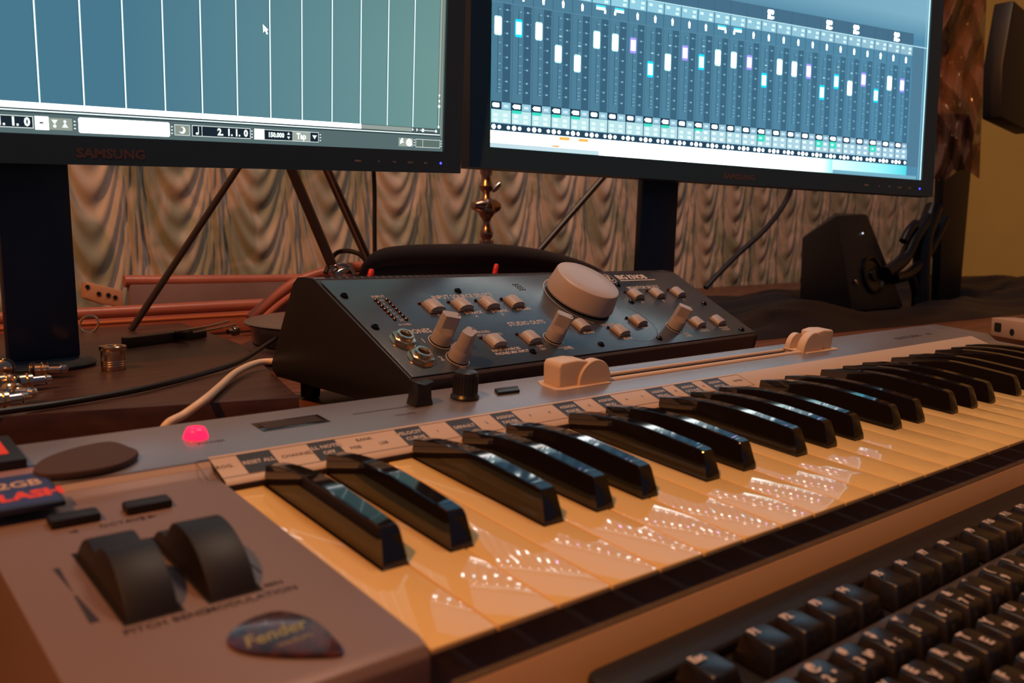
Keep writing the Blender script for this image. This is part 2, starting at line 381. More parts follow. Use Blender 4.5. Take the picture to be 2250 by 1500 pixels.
# bracket pair and rail in the groove
def bracket(x0, flip):
    f = lambda x: x0 + (x if not flip else -x)
    poly = [(f(0), 8), (f(-1), 20), (f(.5), 22.6), (f(13), 23.2), (f(22), 22.0), (f(23), 8)]
    m1 = MB(MM).prism(poly, 175.5, 189.5, 'y', poly2=[(x, z) for x, z in poly])
    o = m1.build('bracket_block', BEIGE, pk, bevel=1.6 * MM, seg=3)
    d = MB(MM).lathe([(12.5, -3.2), (13, -2.6), (13, 2.6), (12.5, 3.2)], KT(f(27), 177.2, 9.6) @ RX(math.pi / 2), 40); d.build('bracket_disc', BEIGE, pk)
    d = MB(MM).lathe([(10, -2), (10, 2)], KT(f(27), 190, 9.6) @ RX(math.pi / 2), 40); d.build('bracket_disc', BEIGE, pk)
    fl = [(f(-5), 172.8), (f(0), 170.6), (f(38), 171.5), (f(38), 193), (f(-1), 193), (f(-5), 186)]
    MB(MM).prism(fl if not flip else fl[::-1], 7.7, 8.7, 'z').build('bracket_foot', BEIGE, pk, bevel=.3 * MM)
bracket(208, False); bracket(490, True)
MB(MM).tube([(236, 177.6, 7.6), (350, 177.6, 7.6), (462, 177.6, 7.6)], 2.0, 12, 0).build('rail', BEIGE, pk)
MB(MM).tube([(236, 193, 6.4), (350, 193, 6.4), (462, 193, 6.4)], 1.2, 10, 0).build('rail', BEIGE, pk)

# ------------------------------------------------------------------ monitor controller (sloping desktop box)
MXM = Matrix(((.98987, -.1398, .02464, .13004), (.14095, .98857, -.05353, .20731), (-.01688, .05646, .99826, .0785), (0, 0, 0, 1)))
mx = thing('studio_controller', 'black sloping studio control box with one big grey volume knob and rows of grey buttons', 'mixer', MXM)
W_ = 394
side = [(2, 1), (4, 0), (126, 0), (131, 3), (132, 8), (110.5, 60), (106, 64.2), (100, 65), (91, 65), (88, 64), (1, 19.2), (-.5, 17), (-.6, 15)]
MB(MM).prism(side, 0, 1.6, 'x').build('side_panel', BLACKM, mx, bevel=.4 * MM)
MB(MM).prism(side, W_ - 1.6, W_, 'x').build('side_panel', BLACKM, mx, bevel=.4 * MM)
inner = [(3, .5), (126, .5), (130.5, 3.5), (131.4, 8), (110, 59.6), (105.6, 63.6), (100, 64.4), (91.6, 64.4), (88.4, 63.3), (84, 61), (1.2, 18.6), (0, 17), (0, 15)]
MB(MM).prism(inner, 1.7, W_ - 1.7, 'x').build('case', mat('case_metal', lin(58, 44, 44), .4, bump=.04, bscale=1800), mx)
FE = math.atan2(46.7, 89.4)
def FM(u, v, h=0): return T((u * MM, 0, .018)) @ RX(FE) @ T((0, v * MM, h * MM + .0009))
fp = MB(MM).prism([(2.2, 2), (W_ - 2.2, 2), (W_ - 2.2, 97.6), (2.2, 97.6)], -.6, .0, 'z', FM(0, 0))
fp.build('faceplate', FACE, mx, bevel=.2 * MM)
btn = None
BT = [(66, 63), (91, 63), (116, 63), (141, 63), (288.5, 64), (320, 64), (352, 63.8), (86, 23), (119.3, 23), (181, 31), (215.5, 20.5), (250, 30), (323.5, 21), (356, 20.6)]
for i, (u, v) in enumerate(BT):
    if btn is None:
        q = MB(MM).prism([(-6.2, 0), (-6.2, 2.2), (-5.2, 3.6), (-2, 4.8), (2, 4.8), (5.2, 3.6), (6.2, 2.2), (6.2, 0)], -4.6, 4.6, 'y')
        btn = q.build('button', KNOBC, mx, bevel=.5 * MM, seg=2, ang=50); btn.matrix_basis = FM(u, v)
        bs = MB(MM).box(-6.9, 6.9, -5.4, 5.4, 0, 1.0).build('button_collar', mat('collar_grey', lin(120, 100, 92), .5), btn, bevel=.2 * MM)
    else:
        c = copy_part(btn, mx); c.matrix_basis = FM(u, v); d = bs.copy(); col.objects.link(d); d.parent = c
    if i in (0, 1, 2, 3, 7, 8, 10, 11, 12, 13): pass
lamp = MB(MM).lathe([(1.1, 0), (1.1, 1), (.6, 1.6)], None, 12)
ledm = mat('dark_led', lin(60, 14, 16), .15)
lo_ = None
LP = [(58.6, 69), (83.6, 69), (108.6, 69), (133.6, 69), (78.5, 29.5), (112, 29.5), (208.5, 27), (243, 36.5), (316.5, 27.5), (281, 70), (312.5, 70), (345, 70)]
LP += [(27.8 + .0 * k, 74.5 - 3.4 * k) for k in range(7)] + [(36.2, 74.2 - 3.5 * k) for k in range(7)]
for u, v in LP:
    if lo_ is None: lo_ = lamp.build('indicator_led', ledm, mx)
    else: lo_ = copy_part(lo_, mx)
    lo_.matrix_basis = FM(u, v)
# small pointer knobs
kn0 = None
for i, (u, v, a) in enumerate(((44.5, 29.5, -20), (44.5, 12.3, 25), (140.4, 21.2, -45), (287, 19.4, -45))):
    if kn0 is None:
        kn0 = MB(MM).lathe([(6.3, .8), (6.4, 1.5), (6.1, 7), (5.9, 8)], None, 32).build('pointer_knob', KNOBC, mx)
        # bladed grip on top of the round skirt
        n = 40; pr = [(5.9 * math.cos(t) if abs(math.cos(t)) < 2 else 0, max(-3.6, min(3.6, 5.9 * math.sin(t)))) for t in [2 * math.pi * k / n for k in range(n)]]
        pr0 = [(5.9 * math.cos(t), 5.9 * math.sin(t)) for t in [2 * math.pi * k / n for k in range(n)]]
        g = MB(MM); g.prism(pr0, 8, 11.5, 'z', None, pr); g.prism(pr, 11.5, 19.6, 'z', None, [(x * .96, y * .92) for x, y in pr])
        grp = g.build('grip', KNOBC, kn0, ang=30)
        dot = MB(MM).lathe([(.6, 19.6), (.6, 19.8)], KT(4.4, 0, 0), 12).build('marker', INK, kn0)
        skirt = MB(MM).lathe([(7.4, 0), (7.4, .25), (7.0, .25), (7.0, 0)], None, 32, cap=False).build('dial_ring', PALE, kn0)
        kk = kn0
    else:
        kk = copy_part(kn0, mx)
        for o in (grp, dot, skirt): d = o.copy(); col.objects.link(d); d.parent = kk
    kk.matrix_basis = FM(u, v) @ RZ(R(a))
big = MB(MM).lathe([(24.5, .8), (26.4, 1.6), (27, 3), (25.3, 16.4), (24.7, 17.6), (23.6, 18.2), (12, 18.5), (.1, 18.5)], None, 72)
bg = big.build('volume_knob', mat('big_knob_grey', lin(176, 162, 160), .40, bump=.01, bscale=900), mx, ang=30); bg.matrix_basis = FM(213.5, 63.5)
mk_ = MB(MM).lathe([(1.2, 0), (1.2, .3)], T((-.0262, 0, .004)) @ RY(R(-86)), 12).build('marker', PALE, bg)
pr = MB(); iv = MB(MM)
n = 90
for k in range(n):
    a0 = R(215 - 250 * 0 - k * 3.3 + 25); a1 = a0 - R(3.4)
    if k * 3.3 > 292: break
    pr.add([(216 * MM + r * math.cos(a) * MM, 61.5 * MM + r * math.sin(a) * MM, 0) for a in (a0, a1) for r in (31.4, 31.9)], [(0, 1, 3, 2)], FM(0, 0, .05))
# white print
def ft(t, u, v, s, **k): pr.text(t, s * MM, FM(u, v, .06), **k)
ft('INPUT', 27.6, 78.4, 2.6); ft('INPUT SOURCE SELECT', 74.2, 74.8, 4.2, sx=.92, bold=.01); ft('PHONES', 24.6, 41.2, 4.2, bold=.01)
ft('STUDIO OUTS', 114.4, 40.6, 4.2, sx=.98, bold=.01); ft('MONITOR SELECT', 292, 75.6, 4.2, sx=.98, bold=.01)
ft('BIG KNOB', 295.5, 91.6, 6.4, bold=.05, sx=1.05); pr.box(295 * MM, 347 * MM, 86.2 * MM, 87.3 * MM, 0, .00003, FM(0, 0, .05))
ft('1', 32, 32, 4.2); ft('2', 32, 14.4, 4.2)
ft('DAW', 64, 55.5, 2.8); ft('2-TRACK', 88, 56, 2.8, bold=.02); ft('A', 94, 52, 2.6); ft('2-TRACK', 112.5, 56, 2.8, bold=.02); ft('B', 118.6, 52, 2.6); ft('PHONO', 138, 56.4, 2.8, bold=.02)
ft('PHONES/', 78.5, 35.2, 2.5); ft('STUDIO OUTS', 78, 31.6, 2.5); ft('INPUT SOURCES', 77, 16, 2.5, bold=.02); ft('PHONES MIX INPUT', 77, 12.6, 2.5, bold=.02)
ft('OFF', 118.5, 15.8, 2.4); ft('ON', 118.5, 12.4, 2.4); ft('LEVEL', 139.6, 10.6, 2.9, bold=.02); ft('MONO', 176.5, 24.4, 2.8, bold=.02)
ft('VOLUME', 205, 30.6, 3.0, bold=.02); ft('MUTE', 211.5, 13.4, 2.8, bold=.02); ft('DIM', 247.5, 23.8, 2.8); ft('A', 286.6, 55.2, 3); ft('B', 318, 55, 3); ft('C', 350, 55, 3)
ft('TALK', 288, 10.9, 2.5); ft('LEVEL', 288, 7.9, 2.5); ft('TO', 318.5, 14.4, 2.4); ft('2-TRACK', 315, 11.6, 2.6); ft('PHONES/', 348, 13, 2.4); ft('STUDIO', 349, 10, 2.4)
for k, t in enumerate(('OL', '6', '3', '0', '3', '6', '24')): ft(t, 31.2, 74.3 - 3.5 * k, 1.9)
ft('0=+4dBu', 27, 48.8, 1.9)
for u, v in ((44.5, 4.2), (140.4, 11.6)): ft('OO', u - 5, v, 2.0)
n = 30
for k in range(n):                      # round emblem beside the name
    a0 = 2 * math.pi * k / n; a1 = 2 * math.pi * (k + 1) / n
    pr.add([(284.5 * MM + r * math.cos(a) * MM, 90.5 * MM + r * math.sin(a) * MM, 0) for a in (a0, a1) for r in (5.6, 6.2)], [(0, 1, 3, 2)], FM(0, 0, .05))
pr.tube([(282.5, 93.5, 0), (285, 94.2, 0), (284.4, 91, 0), (283, 88.6, 0), (285, 87, 0), (287.4, 88.6, 0)], .5, 4, 3, FM(0, 0, .05) @ Matrix.Scale(MM, 4))
tag(pr.build('white_lettering', mat('white_print', lin(215, 195, 185), .5), mx, smooth=False), kind='stuff')
arc = MB(MM)
for k in range(40):
    a0 = R(-90 + k * 4 - 30); a1 = a0 + R(4.1)
    arc.add([(236 + r * math.cos(a), 33 + r * .85 * math.sin(a), 0) for a in (a0, a1) for r in (30, 30.6)], [(0, 1, 3, 2)], FM(0, 0, .04))
arc.build('engraved_arc', INK, mx, smooth=False)
# jacks, screws, vents
jk = None
for u, v in ((18, 32.8), (18.4, 15.8)):
    if jk is None:
        hx = [(7.4 * math.cos(R(60 * k + 10)), 7.4 * math.sin(R(60 * k + 10))) for k in range(6)]
        jk = MB(MM).lathe([(7.8, 0), (7.8, .8), (6.2, .8), (6.2, 0)], None, 28, cap=False).build('headphone_jack', BRASS, mx)
        h_ = MB(MM).prism(hx, .8, 3.6, 'z').build('hex_nut', BRASS, jk, bevel=.4 * MM)
        c_ = MB(MM).lathe([(5.2, 3.6), (5.2, 5.6), (4.7, 6), (3.6, 6), (3.4, 5.6), (3.4, 1)], None, 28, cap=False).build('collar', BRASS, jk)
        k_ = MB(MM).lathe([(3.5, 3.7), (3.5, 3.9)], None, 20).build('socket_hole', mat('hole_black', (.002, .002, .002), .9), jk)
        j = jk
    else:
        j = copy_part(jk, mx)
        for o in (h_, c_, k_): d = o.copy(); col.objects.link(d); d.parent = j
    j.matrix_basis = FM(u, v)
sc = None
for u, v in ((8.6, 80.5), (9, 48.1), (102.5, 81), (284, 80.5), (274, 56.5), (373, 47.3), (377, 7.2), (252, 8.7), (180.4, 9.8), (109.4, 10.8)):
    if sc is None: sc = MB(MM).lathe([(2.6, 0), (2.5, .9), (1.5, 1.6), (1.3, 1.6), (1.2, .9), (.1, .9)], None, 20).build('face_screw', mat('black_screw', lin(20, 18, 20), .2, metal=.6), mx); j = sc
    else: j = copy_part(sc, mx)
    j.matrix_basis = FM(u, v)
for y, z in ((20, 40), (70, 20), (40, 10), (108, 25)):
    pass
vt = MB(MM)
for k in range(64):
    x = 12 + k * 5.8
    vt.box(x, x + 3.4, 92.5, 95.2, 64.3, 64.75); vt.box(x + 2.9, x + 6.2, 96.5, 99.2, 64.3, 64.75)
tag(vt.build('vent_slots', mat('slot_dark', lin(12, 10, 12), .8), mx), kind='stuff')
MB(MM).box(2, W_ - 2, 90.8, 101, 64.2, 64.55).build('vent_strip', mat('vent_metal', lin(150, 160, 190), .25, metal=.7), mx)
for i in range(3):
    for j in range(4):
        d = MB(MM).lathe([(.8, 0), (.8, .12)], FM(162.5 + i * 2.6 + j * .3, 86.5 - j * 2.3), 10)
        if i == j == 0: mic = MB()
        mic.v += []; mic.add(d.v, d.f)
mic.build('microphone_grille', mat('hole_black', (0, 0, 0)), mx)
for x in (20, W_ - 20):
    for y in (14, 118):
        h = ((MXM @ Vector((x * MM, y * MM, .001))).z - .0712) / MM
        MB(MM).lathe([(6, 1 - h), (6.6, 1)], KT(x, y, 0), 20).build('foot', RUBBER, mx)

# ------------------------------------------------------------------ monitors
def mon_matrix(q):
    p, (yaw, t, r) = q[:3], q[3:]
    m = RZ(yaw) @ RX(t) @ Matrix.Rotation(r, 4, 'Y')
    m.translation = Vector(p); return m
SW, SH = 500, 281
def monitor(label, q, xs, base_z, base_w, k_=1.0):
    """local mm: x right, z up, y away from the viewer; x0 = left edge of the picture"""
    q = tuple(CAM + (Vector(q[:3]) - CAM) * k_) + tuple(q[3:])
    t = thing('computer_monitor', label, 'monitor', mon_matrix(q) @ Matrix.Scale(k_, 4))
    x0 = xs; x1 = xs + SW
    m = MB(MM)
    for a, b_, c, d in ((x0 - 18, x1 + 18, -16.6, 0), (x0 - 18, x1 + 18, SH, SH + 17), (x0 - 18, x0, 0, SH), (x1, x1 + 18, 0, SH)):
        m.prism([(a, c), (b_, c), (b_, d), (a, d)], -2.2, 14, 'y')
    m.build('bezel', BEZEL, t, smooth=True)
    m = MB(MM).prism([(x0 - 17, -15.6), (x1 + 17, -15.6), (x1 + 17, SH + 16), (x0 - 17, SH + 16)], 14, 34, 'y', None, [(x0 - 2, -2), (x1 + 2, -2), (x1 + 2, SH + 2), (x0 - 2, SH + 2)])
    m.build('back_cover', BLACKP, t)
    # neck and foot: upright in the world, hung from the back of the cover
    cx = x0 + 217; Zr = RZ(q[3]); o = Vector(q[:3])
    def wpt(x, y, z): return o + Zr @ Vector((x * MM * k_, y * MM * k_, 0)) + Vector((0, 0, z))
    nk = MB()
    w2 = 21.5; ztop = .07
    top = [wpt(cx - w2, 62, ztop), wpt(cx + w2, 62, ztop), wpt(cx + w2, 71, ztop), wpt(cx - w2, 71, ztop)]
    bz = base_z + .006 - o.z; sh = base_w
    bot = [wpt(cx - w2 + sh, 62, bz), wpt(cx + w2 + sh, 62, bz), wpt(cx + w2 + sh, 71, bz), wpt(cx - w2 + sh, 71, bz)]
    nk.add(bot + top, [(3, 2, 1, 0), (4, 5, 6, 7), (0, 1, 5, 4), (1, 2, 6, 5), (2, 3, 7, 6), (3, 0, 4, 7)])
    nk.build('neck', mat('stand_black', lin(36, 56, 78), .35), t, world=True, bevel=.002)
    br = MB().add([wpt(cx - 30, 30, ztop - .03), wpt(cx + 30, 30, ztop - .03), wpt(cx + 30, 66, ztop - .03), wpt(cx - 30, 66, ztop - .03), wpt(cx - 30, 30, ztop + .05), wpt(cx + 30, 30, ztop + .05), wpt(cx + 30, 66, ztop + .05), wpt(cx - 30, 66, ztop + .05)],
                  [(3, 2, 1, 0), (4, 5, 6, 7), (0, 1, 5, 4), (1, 2, 6, 5), (2, 3, 7, 6), (3, 0, 4, 7)])
    br.build('hinge_block', BLACKP, t, world=True, bevel=.002)
    c = wpt(cx + sh, 78, base_z - o.z)
    MB().lathe([(.034, 0), (.035, .002), (.032, .005), (.028, .0062), (.001, .0062)], T(c), 56).build('foot', mat('stand_black', (0, 0, 0)), t, world=True)
    return t, x0
def S(*c): return lin(*c)
class UI:
    """flat picture elements on a screen, local mm, stacked by layer"""
    def __init__(s): s.m = MB(MM)
    def q(s, x0, z0, x1, z1, c, l=1, k=1.0):
        s.m.cur = tuple(v * k for v in c); s.m.add([(x0, -.05 * l, z0), (x1, -.05 * l, z0), (x1, -.05 * l, z1), (x0, -.05 * l, z1)], [(0, 1, 2, 3)])
    def pg(s, pts, c, l=1, k=1.0):
        s.m.cur = tuple(v * k for v in c); s.m.add([(x, -.05 * l, z) for x, z in pts], [tuple(range(len(pts)))])
    def fr(s, x0, z0, x1, z1, c, w=.4, l=2, k=1.0):
        s.q(x0, z0, x1, z0 + w, c, l, k); s.q(x0, z1 - w, x1, z1, c, l, k); s.q(x0, z0, x0 + w, z1, c, l, k); s.q(x1 - w, z0, x1, z1, c, l, k)
    def t(s, txt, x, z, size, c, l=3, k=1.0, bold=.03, sx=1):
        s.m.cur = tuple(v * k for v in c); a = s.m.sc; s.m.sc = 1
        s.m.text(txt, size * MM, T((x * MM, -.05 * l * MM, z * MM)) @ RX(math.pi / 2), bold=bold, sx=sx); s.m.sc = a
def backlight(t, x0, fn):
    """the lit panel behind the picture elements, colour varying across a cheap panel"""
    nx, nz = 24, 12; m = MB(MM)
    for j in range(nz):
        for i in range(nx):
            cs = [fn((i + a) / nx, (j + b_) / nz) for a, b_ in ((0, 0), (1, 0), (1, 1), (0, 1))]
            m.cur = tuple(cs)
            m.add([(x0 + SW * (i + a) / nx, 0, SH * (j + b_) / nz) for a, b_ in ((0, 0), (1, 0), (1, 1), (0, 1))], [(0, 1, 2, 3)])
    m.build('screen', GLOW, t, smooth=False)
def mix(a, b, t): t = max(0, min(1, t)); return tuple(x * (1 - t) + y * t for x, y in zip(a, b))
WH = (1, 1, 1)

QR = (.32001, .37838, .24347, -.22456, -.01436, .02426)
QL = (.28982, .40005, .23981, .07427, .09425, -.03026)
# right monitor: a mixing console
tr, x0 = monitor('right monitor showing a blue mixing console with rows of faders', QR, 0, .0702, -9, 1.06)
def bgR(a, z):
    c = mix(S(78, 122, 146), S(84, 140, 172), a)
    if z > .5: c = mix(S(98, 150, 178), S(128, 178, 200), a)
    return c
backlight(tr, 0, bgR)
u = UI()
CY = S(60, 225, 240); WHT = (6.5, 6.8, 6.8); TIL = S(178, 232, 242)
fd = [(102.5, 87.6, 'W'), (102.1, 88.1, 'C'), (102.3, 87.8, 'W'), (86.5, 72.1, 'W'), (80.9, 66.5, 'W'), (102.2, 87.7, 'W'), (102.2, 87.6, 'W'), (101.2, 88.2, 'P'), (83.5, 69.9, 'C'), (92, 77.3, 'W'), (101.1, 88.2, 'P'), (95.6, 82, 'C'),
      (101.9, 87.4, 'W'), (102, 87.2, 'W'), (101, 88, 'P'), (87, 73.6, 'C'), (101.8, 87, 'W'), (101.6, 87.1, 'W'), (101.1, 87.3, 'P'), (83.1, 69.3, 'C'), (95.3, 81.3, 'C'), (91.1, 76.4, 'W'), (100.6, 87.1, 'P'), (86.8, 73.3, 'C'), (101.3, 86.7, 'W'), (100.4, 86.8, 'P')]
green = {1, 2, 3, 4, 8, 9, 11, 15, 19, 20, 23}
PT = 18.33
for k, (zt, zb, ty) in enumerate(fd):
    xs = 1.4 + k * PT; f = k / 25
    dark = mix(S(58, 96, 120), S(66, 112, 140), f); tint = mix(S(80, 126, 150), S(84, 140, 170), f)
    u.q(xs, 36.5, xs + PT, 124, tint, 1); u.q(xs + 9.6, 36.5, xs + 16.6, 112.5, dark, 2)
    u.q(xs - .3, 36.5, xs + .15, 112.5, S(66, 104, 128), 2)
    u.q(xs + 5.0, 43.5, xs + 5.35, 109.5, S(34, 62, 84), 3)
    for j, zz in enumerate((107.8, 99, 90.5, 82.3, 73.5, 66, 60.8, 53.5, 50, 47.4, 44.5)):
        if zb - 1 < zz < zt + 1: continue
        u.q(xs + 6.0, zz - .22, xs + 8.0, zz + .22, S(150, 205, 222), 3)
    for zz in (108, 99, 89.9, 80.6, 71.4, 63.1, 52.6, 45.4):
        u.q(xs + 12.4, zz - .6, xs + 14.2, zz + .6, S(140, 196, 214), 3); u.q(xs + 10.6, zz - .15, xs + 11.6, zz + .15, S(110, 160, 184), 3)
        if zz > 95: u.q(xs + 15.4, zz - .15, xs + 16.2, zz + .15, S(150, 200, 215), 3)
    if zt < 98: u.q(xs + 5.6, zt + 6.6, xs + 8.4, zt + 7.5, S(190, 240, 250), 4)
    ec, cc = {'W': (S(190, 250, 250), WHT), 'C': (S(20, 200, 235), (2.4, 5.0, 5.6)), 'P': (S(150, 140, 245), (4.4, 3.2, 6.3))}[ty]
    e = .9
    u.pg([(xs + 1.9, zb + 1.2), (xs + 2.7, zb), (xs + 7.7, zb), (xs + 8.5, zb + 1.2), (xs + 8.5, zt - 1.2), (xs + 7.7, zt), (xs + 2.7, zt), (xs + 1.9, zt - 1.2)], ec, 4, 1.4 if ty != 'W' else 1.2)
    i0 = .5 if ty == 'W' else 1.0
    u.pg([(xs + 1.9 + i0, zb + 1.2 + (i0 > .6)), (xs + 8.5 - i0, zb + 1.2 + (i0 > .6)), (xs + 8.5 - i0, zt - 1.2 - (i0 > .6)), (xs + 1.9 + i0, zt - 1.2 - (i0 > .6))], cc, 5)
    # name pills and the small buttons under each fader
    u.q(xs, 30.5, xs + PT, 36.6, S(36, 60, 80), 2)
    u.pg([(xs + 1.2, 32.6), (xs + 2, 32), (xs + 6.6, 32), (xs + 7.2, 32.6), (xs + 7.2, 34.6), (xs + 6.6, 35.2), (xs + 2, 35.2), (xs + 1.2, 34.6)] if k not in green else [(xs + .6, 33.6), (xs + 2.2, 32), (xs + 7.6, 32), (xs + 7.6, 35), (xs + 2.2, 35.2)], WHT, 4)
    u.q(xs + 9.2, 30.6, xs + 17.4, 36.2, mix(S(150, 205, 225), S(140, 180, 205), f), 3); u.q(xs + 11, 32.2, xs + 15.2, 34.4, S(215, 240, 250), 4)
    u.q(xs + .2, 19.8, xs + PT - .7, 30.2, mix(S(200, 240, 242), S(160, 200, 222), f), 3)
    if k in green: u.q(xs + .2, 28.2 if k < 14 else 24.4, xs + 9, 30.6, S(60, 225, 200), 4)
    u.q(xs - .6, 19.2, xs + .1, 30.8, S(50, 90, 110), 4)
    for a in (2.0, 10.8):
        for zz in ((27.6, 22.6) if f > .4 else (26, 22)): u.q(xs + a, zz - 1.2, xs + a + 3.8, zz + 1.2, S(222, 246, 250) if f > .4 else S(214, 246, 248), 4, 1.25)
    u.q(xs - .4, 14, xs + PT, 19.2, S(40, 70, 92), 2)
    for a, s_ in ((2.4, 1.9), (7.4, 1.5), (15.6, 1.4)):
        u.pg([(xs + a + s_ * math.cos(g), 16.6 + s_ * math.sin(g)) for g in [math.pi * 2 * h / 10 for h in range(10)]], WHT, 4)
    # upper strip: send tiles and pan handles
    u.q(xs + .4, 124.6, xs + PT - .8, 133.6, mix(S(150, 216, 236), S(150, 190, 210), f), 3)
    for a, b_ in ((2.2, 130.8), (12.4, 130.8), (12.0, 126.8)): u.q(xs + a, b_ - 1.1, xs + a + 3.6, b_ + 1.1, S(210, 245, 250), 4, 1.2)
    if k in (5, 6, 12, 13):
        s_ = 1 if k in (5, 12) else -1; cx = xs + 8.6
        u.pg([(cx - 4.8 * s_, 123.4), (cx - 4.8 * s_, 121.4), (cx + 4.6 * s_, 121.4), (cx + 4.6 * s_, 123.4)][::s_], S(70, 215, 240), 4, 1.3)
        u.q(cx - 4.4, 119.8, cx + 4.4, 121.6, WHT, 5); u.q(cx + 4.2 * s_ - .8, 117.2, cx + 4.2 * s_ + .8, 120, WHT, 5)
    else:
        u.pg([(xs + 8.8, 122.4), (xs + 10, 120.6), (xs + 9.7, 116.4), (xs + 8.3, 116.4), (xs + 7.8, 120.6)][::-1], WHT, 5)
    u.q(xs - .3, 113, xs + PT - .5, 113.4, S(96, 146, 170), 3); u.q(xs + PT - .7, 113, xs + PT - .2, 124, S(56, 96, 120), 3)
u.q(1, 133.9, 499, 134.6, S(190, 232, 240), 4, 1.3)
u.q(1, 134.8, 478, 146.5, S(72, 112, 138), 2)
for x in (283, 357, 393, 450): u.t('000', x, 142.4, 3.4, WHT, 5, bold=.12); u.t('Plus', x, 137.8, 3.4, WHT, 5, bold=.08)
for k in range(26): u.q(1.4 + k * PT + 17.9, 134.8, 1.4 + k * PT + 18.4, 146.5, S(60, 100, 124), 3)
# light band along the bottom with two orange marks
def band(a, z0, z1, c0, c1, l):
    x0_, x1_ = a
    u.m.cur = (c0, c1, c1, c0); u.m.add([(x0_, -.05 * l, z0), (x1_, -.05 * l, z0), (x1_, -.05 * l, z1), (x0_, -.05 * l, z1)], [(0, 1, 2, 3)])
band((.8, 478), 3.9, 13.6, (3.6, 3.4, 3.2), S(80, 225, 240), 5); band((.8, 374), .4, 3.9, S(200, 225, 235), S(210, 245, 245), 5)
band((103, 330), .4, 13.6, (4.2, 4.3, 4.3), (3.0, 3.6, 3.6), 6); band((330, 373), .4, 13.6, (3.0, 3.6, 3.6), S(150, 245, 245), 6)
u.q(374, .4, 493, 3.8, S(120, 178, 200), 6)
u.q(64, 10.3, 74, 13.0, S(255, 180, 90), 7, 1.2); u.q(82.5, 10.3, 92, 12.9, S(255, 180, 90), 7, 1.2); u.q(57.3, 4.2, 64, 5.6, S(240, 170, 110), 7)
u.q(478.5, 13, 495, 134, S(82, 126, 152), 3); u.q(495.4, .4, 496.4, 281, S(140, 190, 210), 4)
u.q(0, .2, 1.0, 281, S(40, 235, 235), 6, 1.1); u.q(498.6, 0, 500, 281, S(200, 250, 252), 6, 1.4); u.q(0, 0, 500, .4, S(120, 200, 210), 6)
u.m.build('screen_graphics', GLOW, tr, smooth=False)
# left monitor: an empty arrangement grid with a transport bar
tl, x0 = monitor('left monitor showing an empty blue-grey timeline grid above a transport bar', QL, -500, .0882, 2)
def bgL(a, z):
    c = mix(S(72, 120, 142), S(112, 152, 148), (a - .5) * 2); return mix(c, S(70, 112, 120), (z - .25) * 1.6 * (1 - a * .6))
backlight(tl, -500, bgL)
u = UI()
for k in range(-7, 12):
    x = -29.8 - (11 - k) * 24.05
    if x > -498: u.q(x - .45, 17.4, x + .45, 281, S(225, 250, 250), 2, 1.3); u.q(x - .9, 17.4, x - .45, 281, S(50, 90, 104), 1)
u.q(-5.8, 16.5, -5.4, 281, S(60, 80, 84), 2); u.q(-5.4, 35, -3.4, 281, S(158, 168, 160), 3); u.q(-3.4, 12, -2.8, 281, S(80, 100, 100), 3); u.q(-2.8, 11, -1.4, 281, S(136, 150, 140), 3); u.q(-1.4, 0, 0, 281, S(96, 116, 110), 3)
u.q(-500, 0, -1.4, 17.4, S(80, 98, 100), 1); u.q(-500, 13.9, -77, 17.3, (2.4, 2.45, 2.45), 4); u.q(-77, 14, -31, 17, S(150, 162, 155), 3)
u.q(-500, 13.2, -3, 13.9, S(50, 66, 70), 4); u.q(-500, 12.3, -3, 13.1, S(225, 240, 238), 5, 1.2); u.q(-500, 11.4, -2, 12.2, S(52, 68, 72), 4)
u.q(-500, .2, -2, 11.3, S(88, 108, 110), 2)
LW = S(225, 235, 232)
for x, tt in ((-29.6, 1), (-25.4, 1)):
    u.pg([(x - 1, 14.4), (x + 1, 15.6), (x - 1, 16.8)], LW, 5, 1.2)
u.q(-23, 15.2, -8, 15.8, LW, 5); u.pg([(-20 + 1.4 * math.cos(g), 15.5 + 1.4 * math.sin(g)) for g in [math.pi * h / 5 for h in range(10)]], LW, 6, 1.3); u.pg([(-7 + 1.2 * math.cos(g), 15.4 + 1.2 * math.sin(g)) for g in [math.pi * h / 5 for h in range(10)]], LW, 6, 1.2)
u.q(-4.8, 19, -4.2, 34, LW, 5); u.pg([(-5.6, 43.4), (-4.5, 41.2), (-3.4, 43.4)][::-1], LW, 6, 1.3)
for zz, rr in ((38.4, 1.0), (34.4, 1.3), (18.8, 1.1)): u.pg([(-4.5 + rr * math.cos(g), zz + rr * math.sin(g)) for g in [math.pi * h / 5 for h in range(10)]], LW, 6, 1.3)
DK = S(28, 40, 50)
def panel(x0, x1, c, z0=3, z1=9.6, k=1): u.q(x0, z0, x1, z1, c, 3, k)
panel(-330, -298.6, DK); u.fr(-331, 2.9, -298.4, 9.7, LW, .45, 5)
for x, tt in ((-324, '1.'), (-317.2, '1.'), (-310.3, '1.'), (-303.2, '0')): u.t(tt, x, 6.2, 4.6, LW, 6, 1.3, .07, .95)
panel(-297.6, -290.3, (2.4, 2.4, 2.4), 2.4, 9.9); u.q(-295.2, 5.8, -293.2, 6.8, S(70, 80, 80), 6); panel(-290.3, -277.6, S(150, 160, 148), 2.7, 9.4)
u.pg([(-289, 8.4), (-287.2, 5.6), (-285.4, 8.4)][::-1], LW, 6, 1.2); u.pg([(-287.2 + math.cos(g), 4.8 + math.sin(g)) for g in [math.pi * h / 5 for h in range(10)]], LW, 6, 1.2)
u.pg([(-283.4, 4.2), (-279.8, 4.2), (-281.6, 7.2)], LW, 6, 1.2); u.pg([(-281.6 + .9 * math.cos(g), 7.6 + .9 * math.sin(g)) for g in [math.pi * h / 5 for h in range(10)]], LW, 6, 1.2)
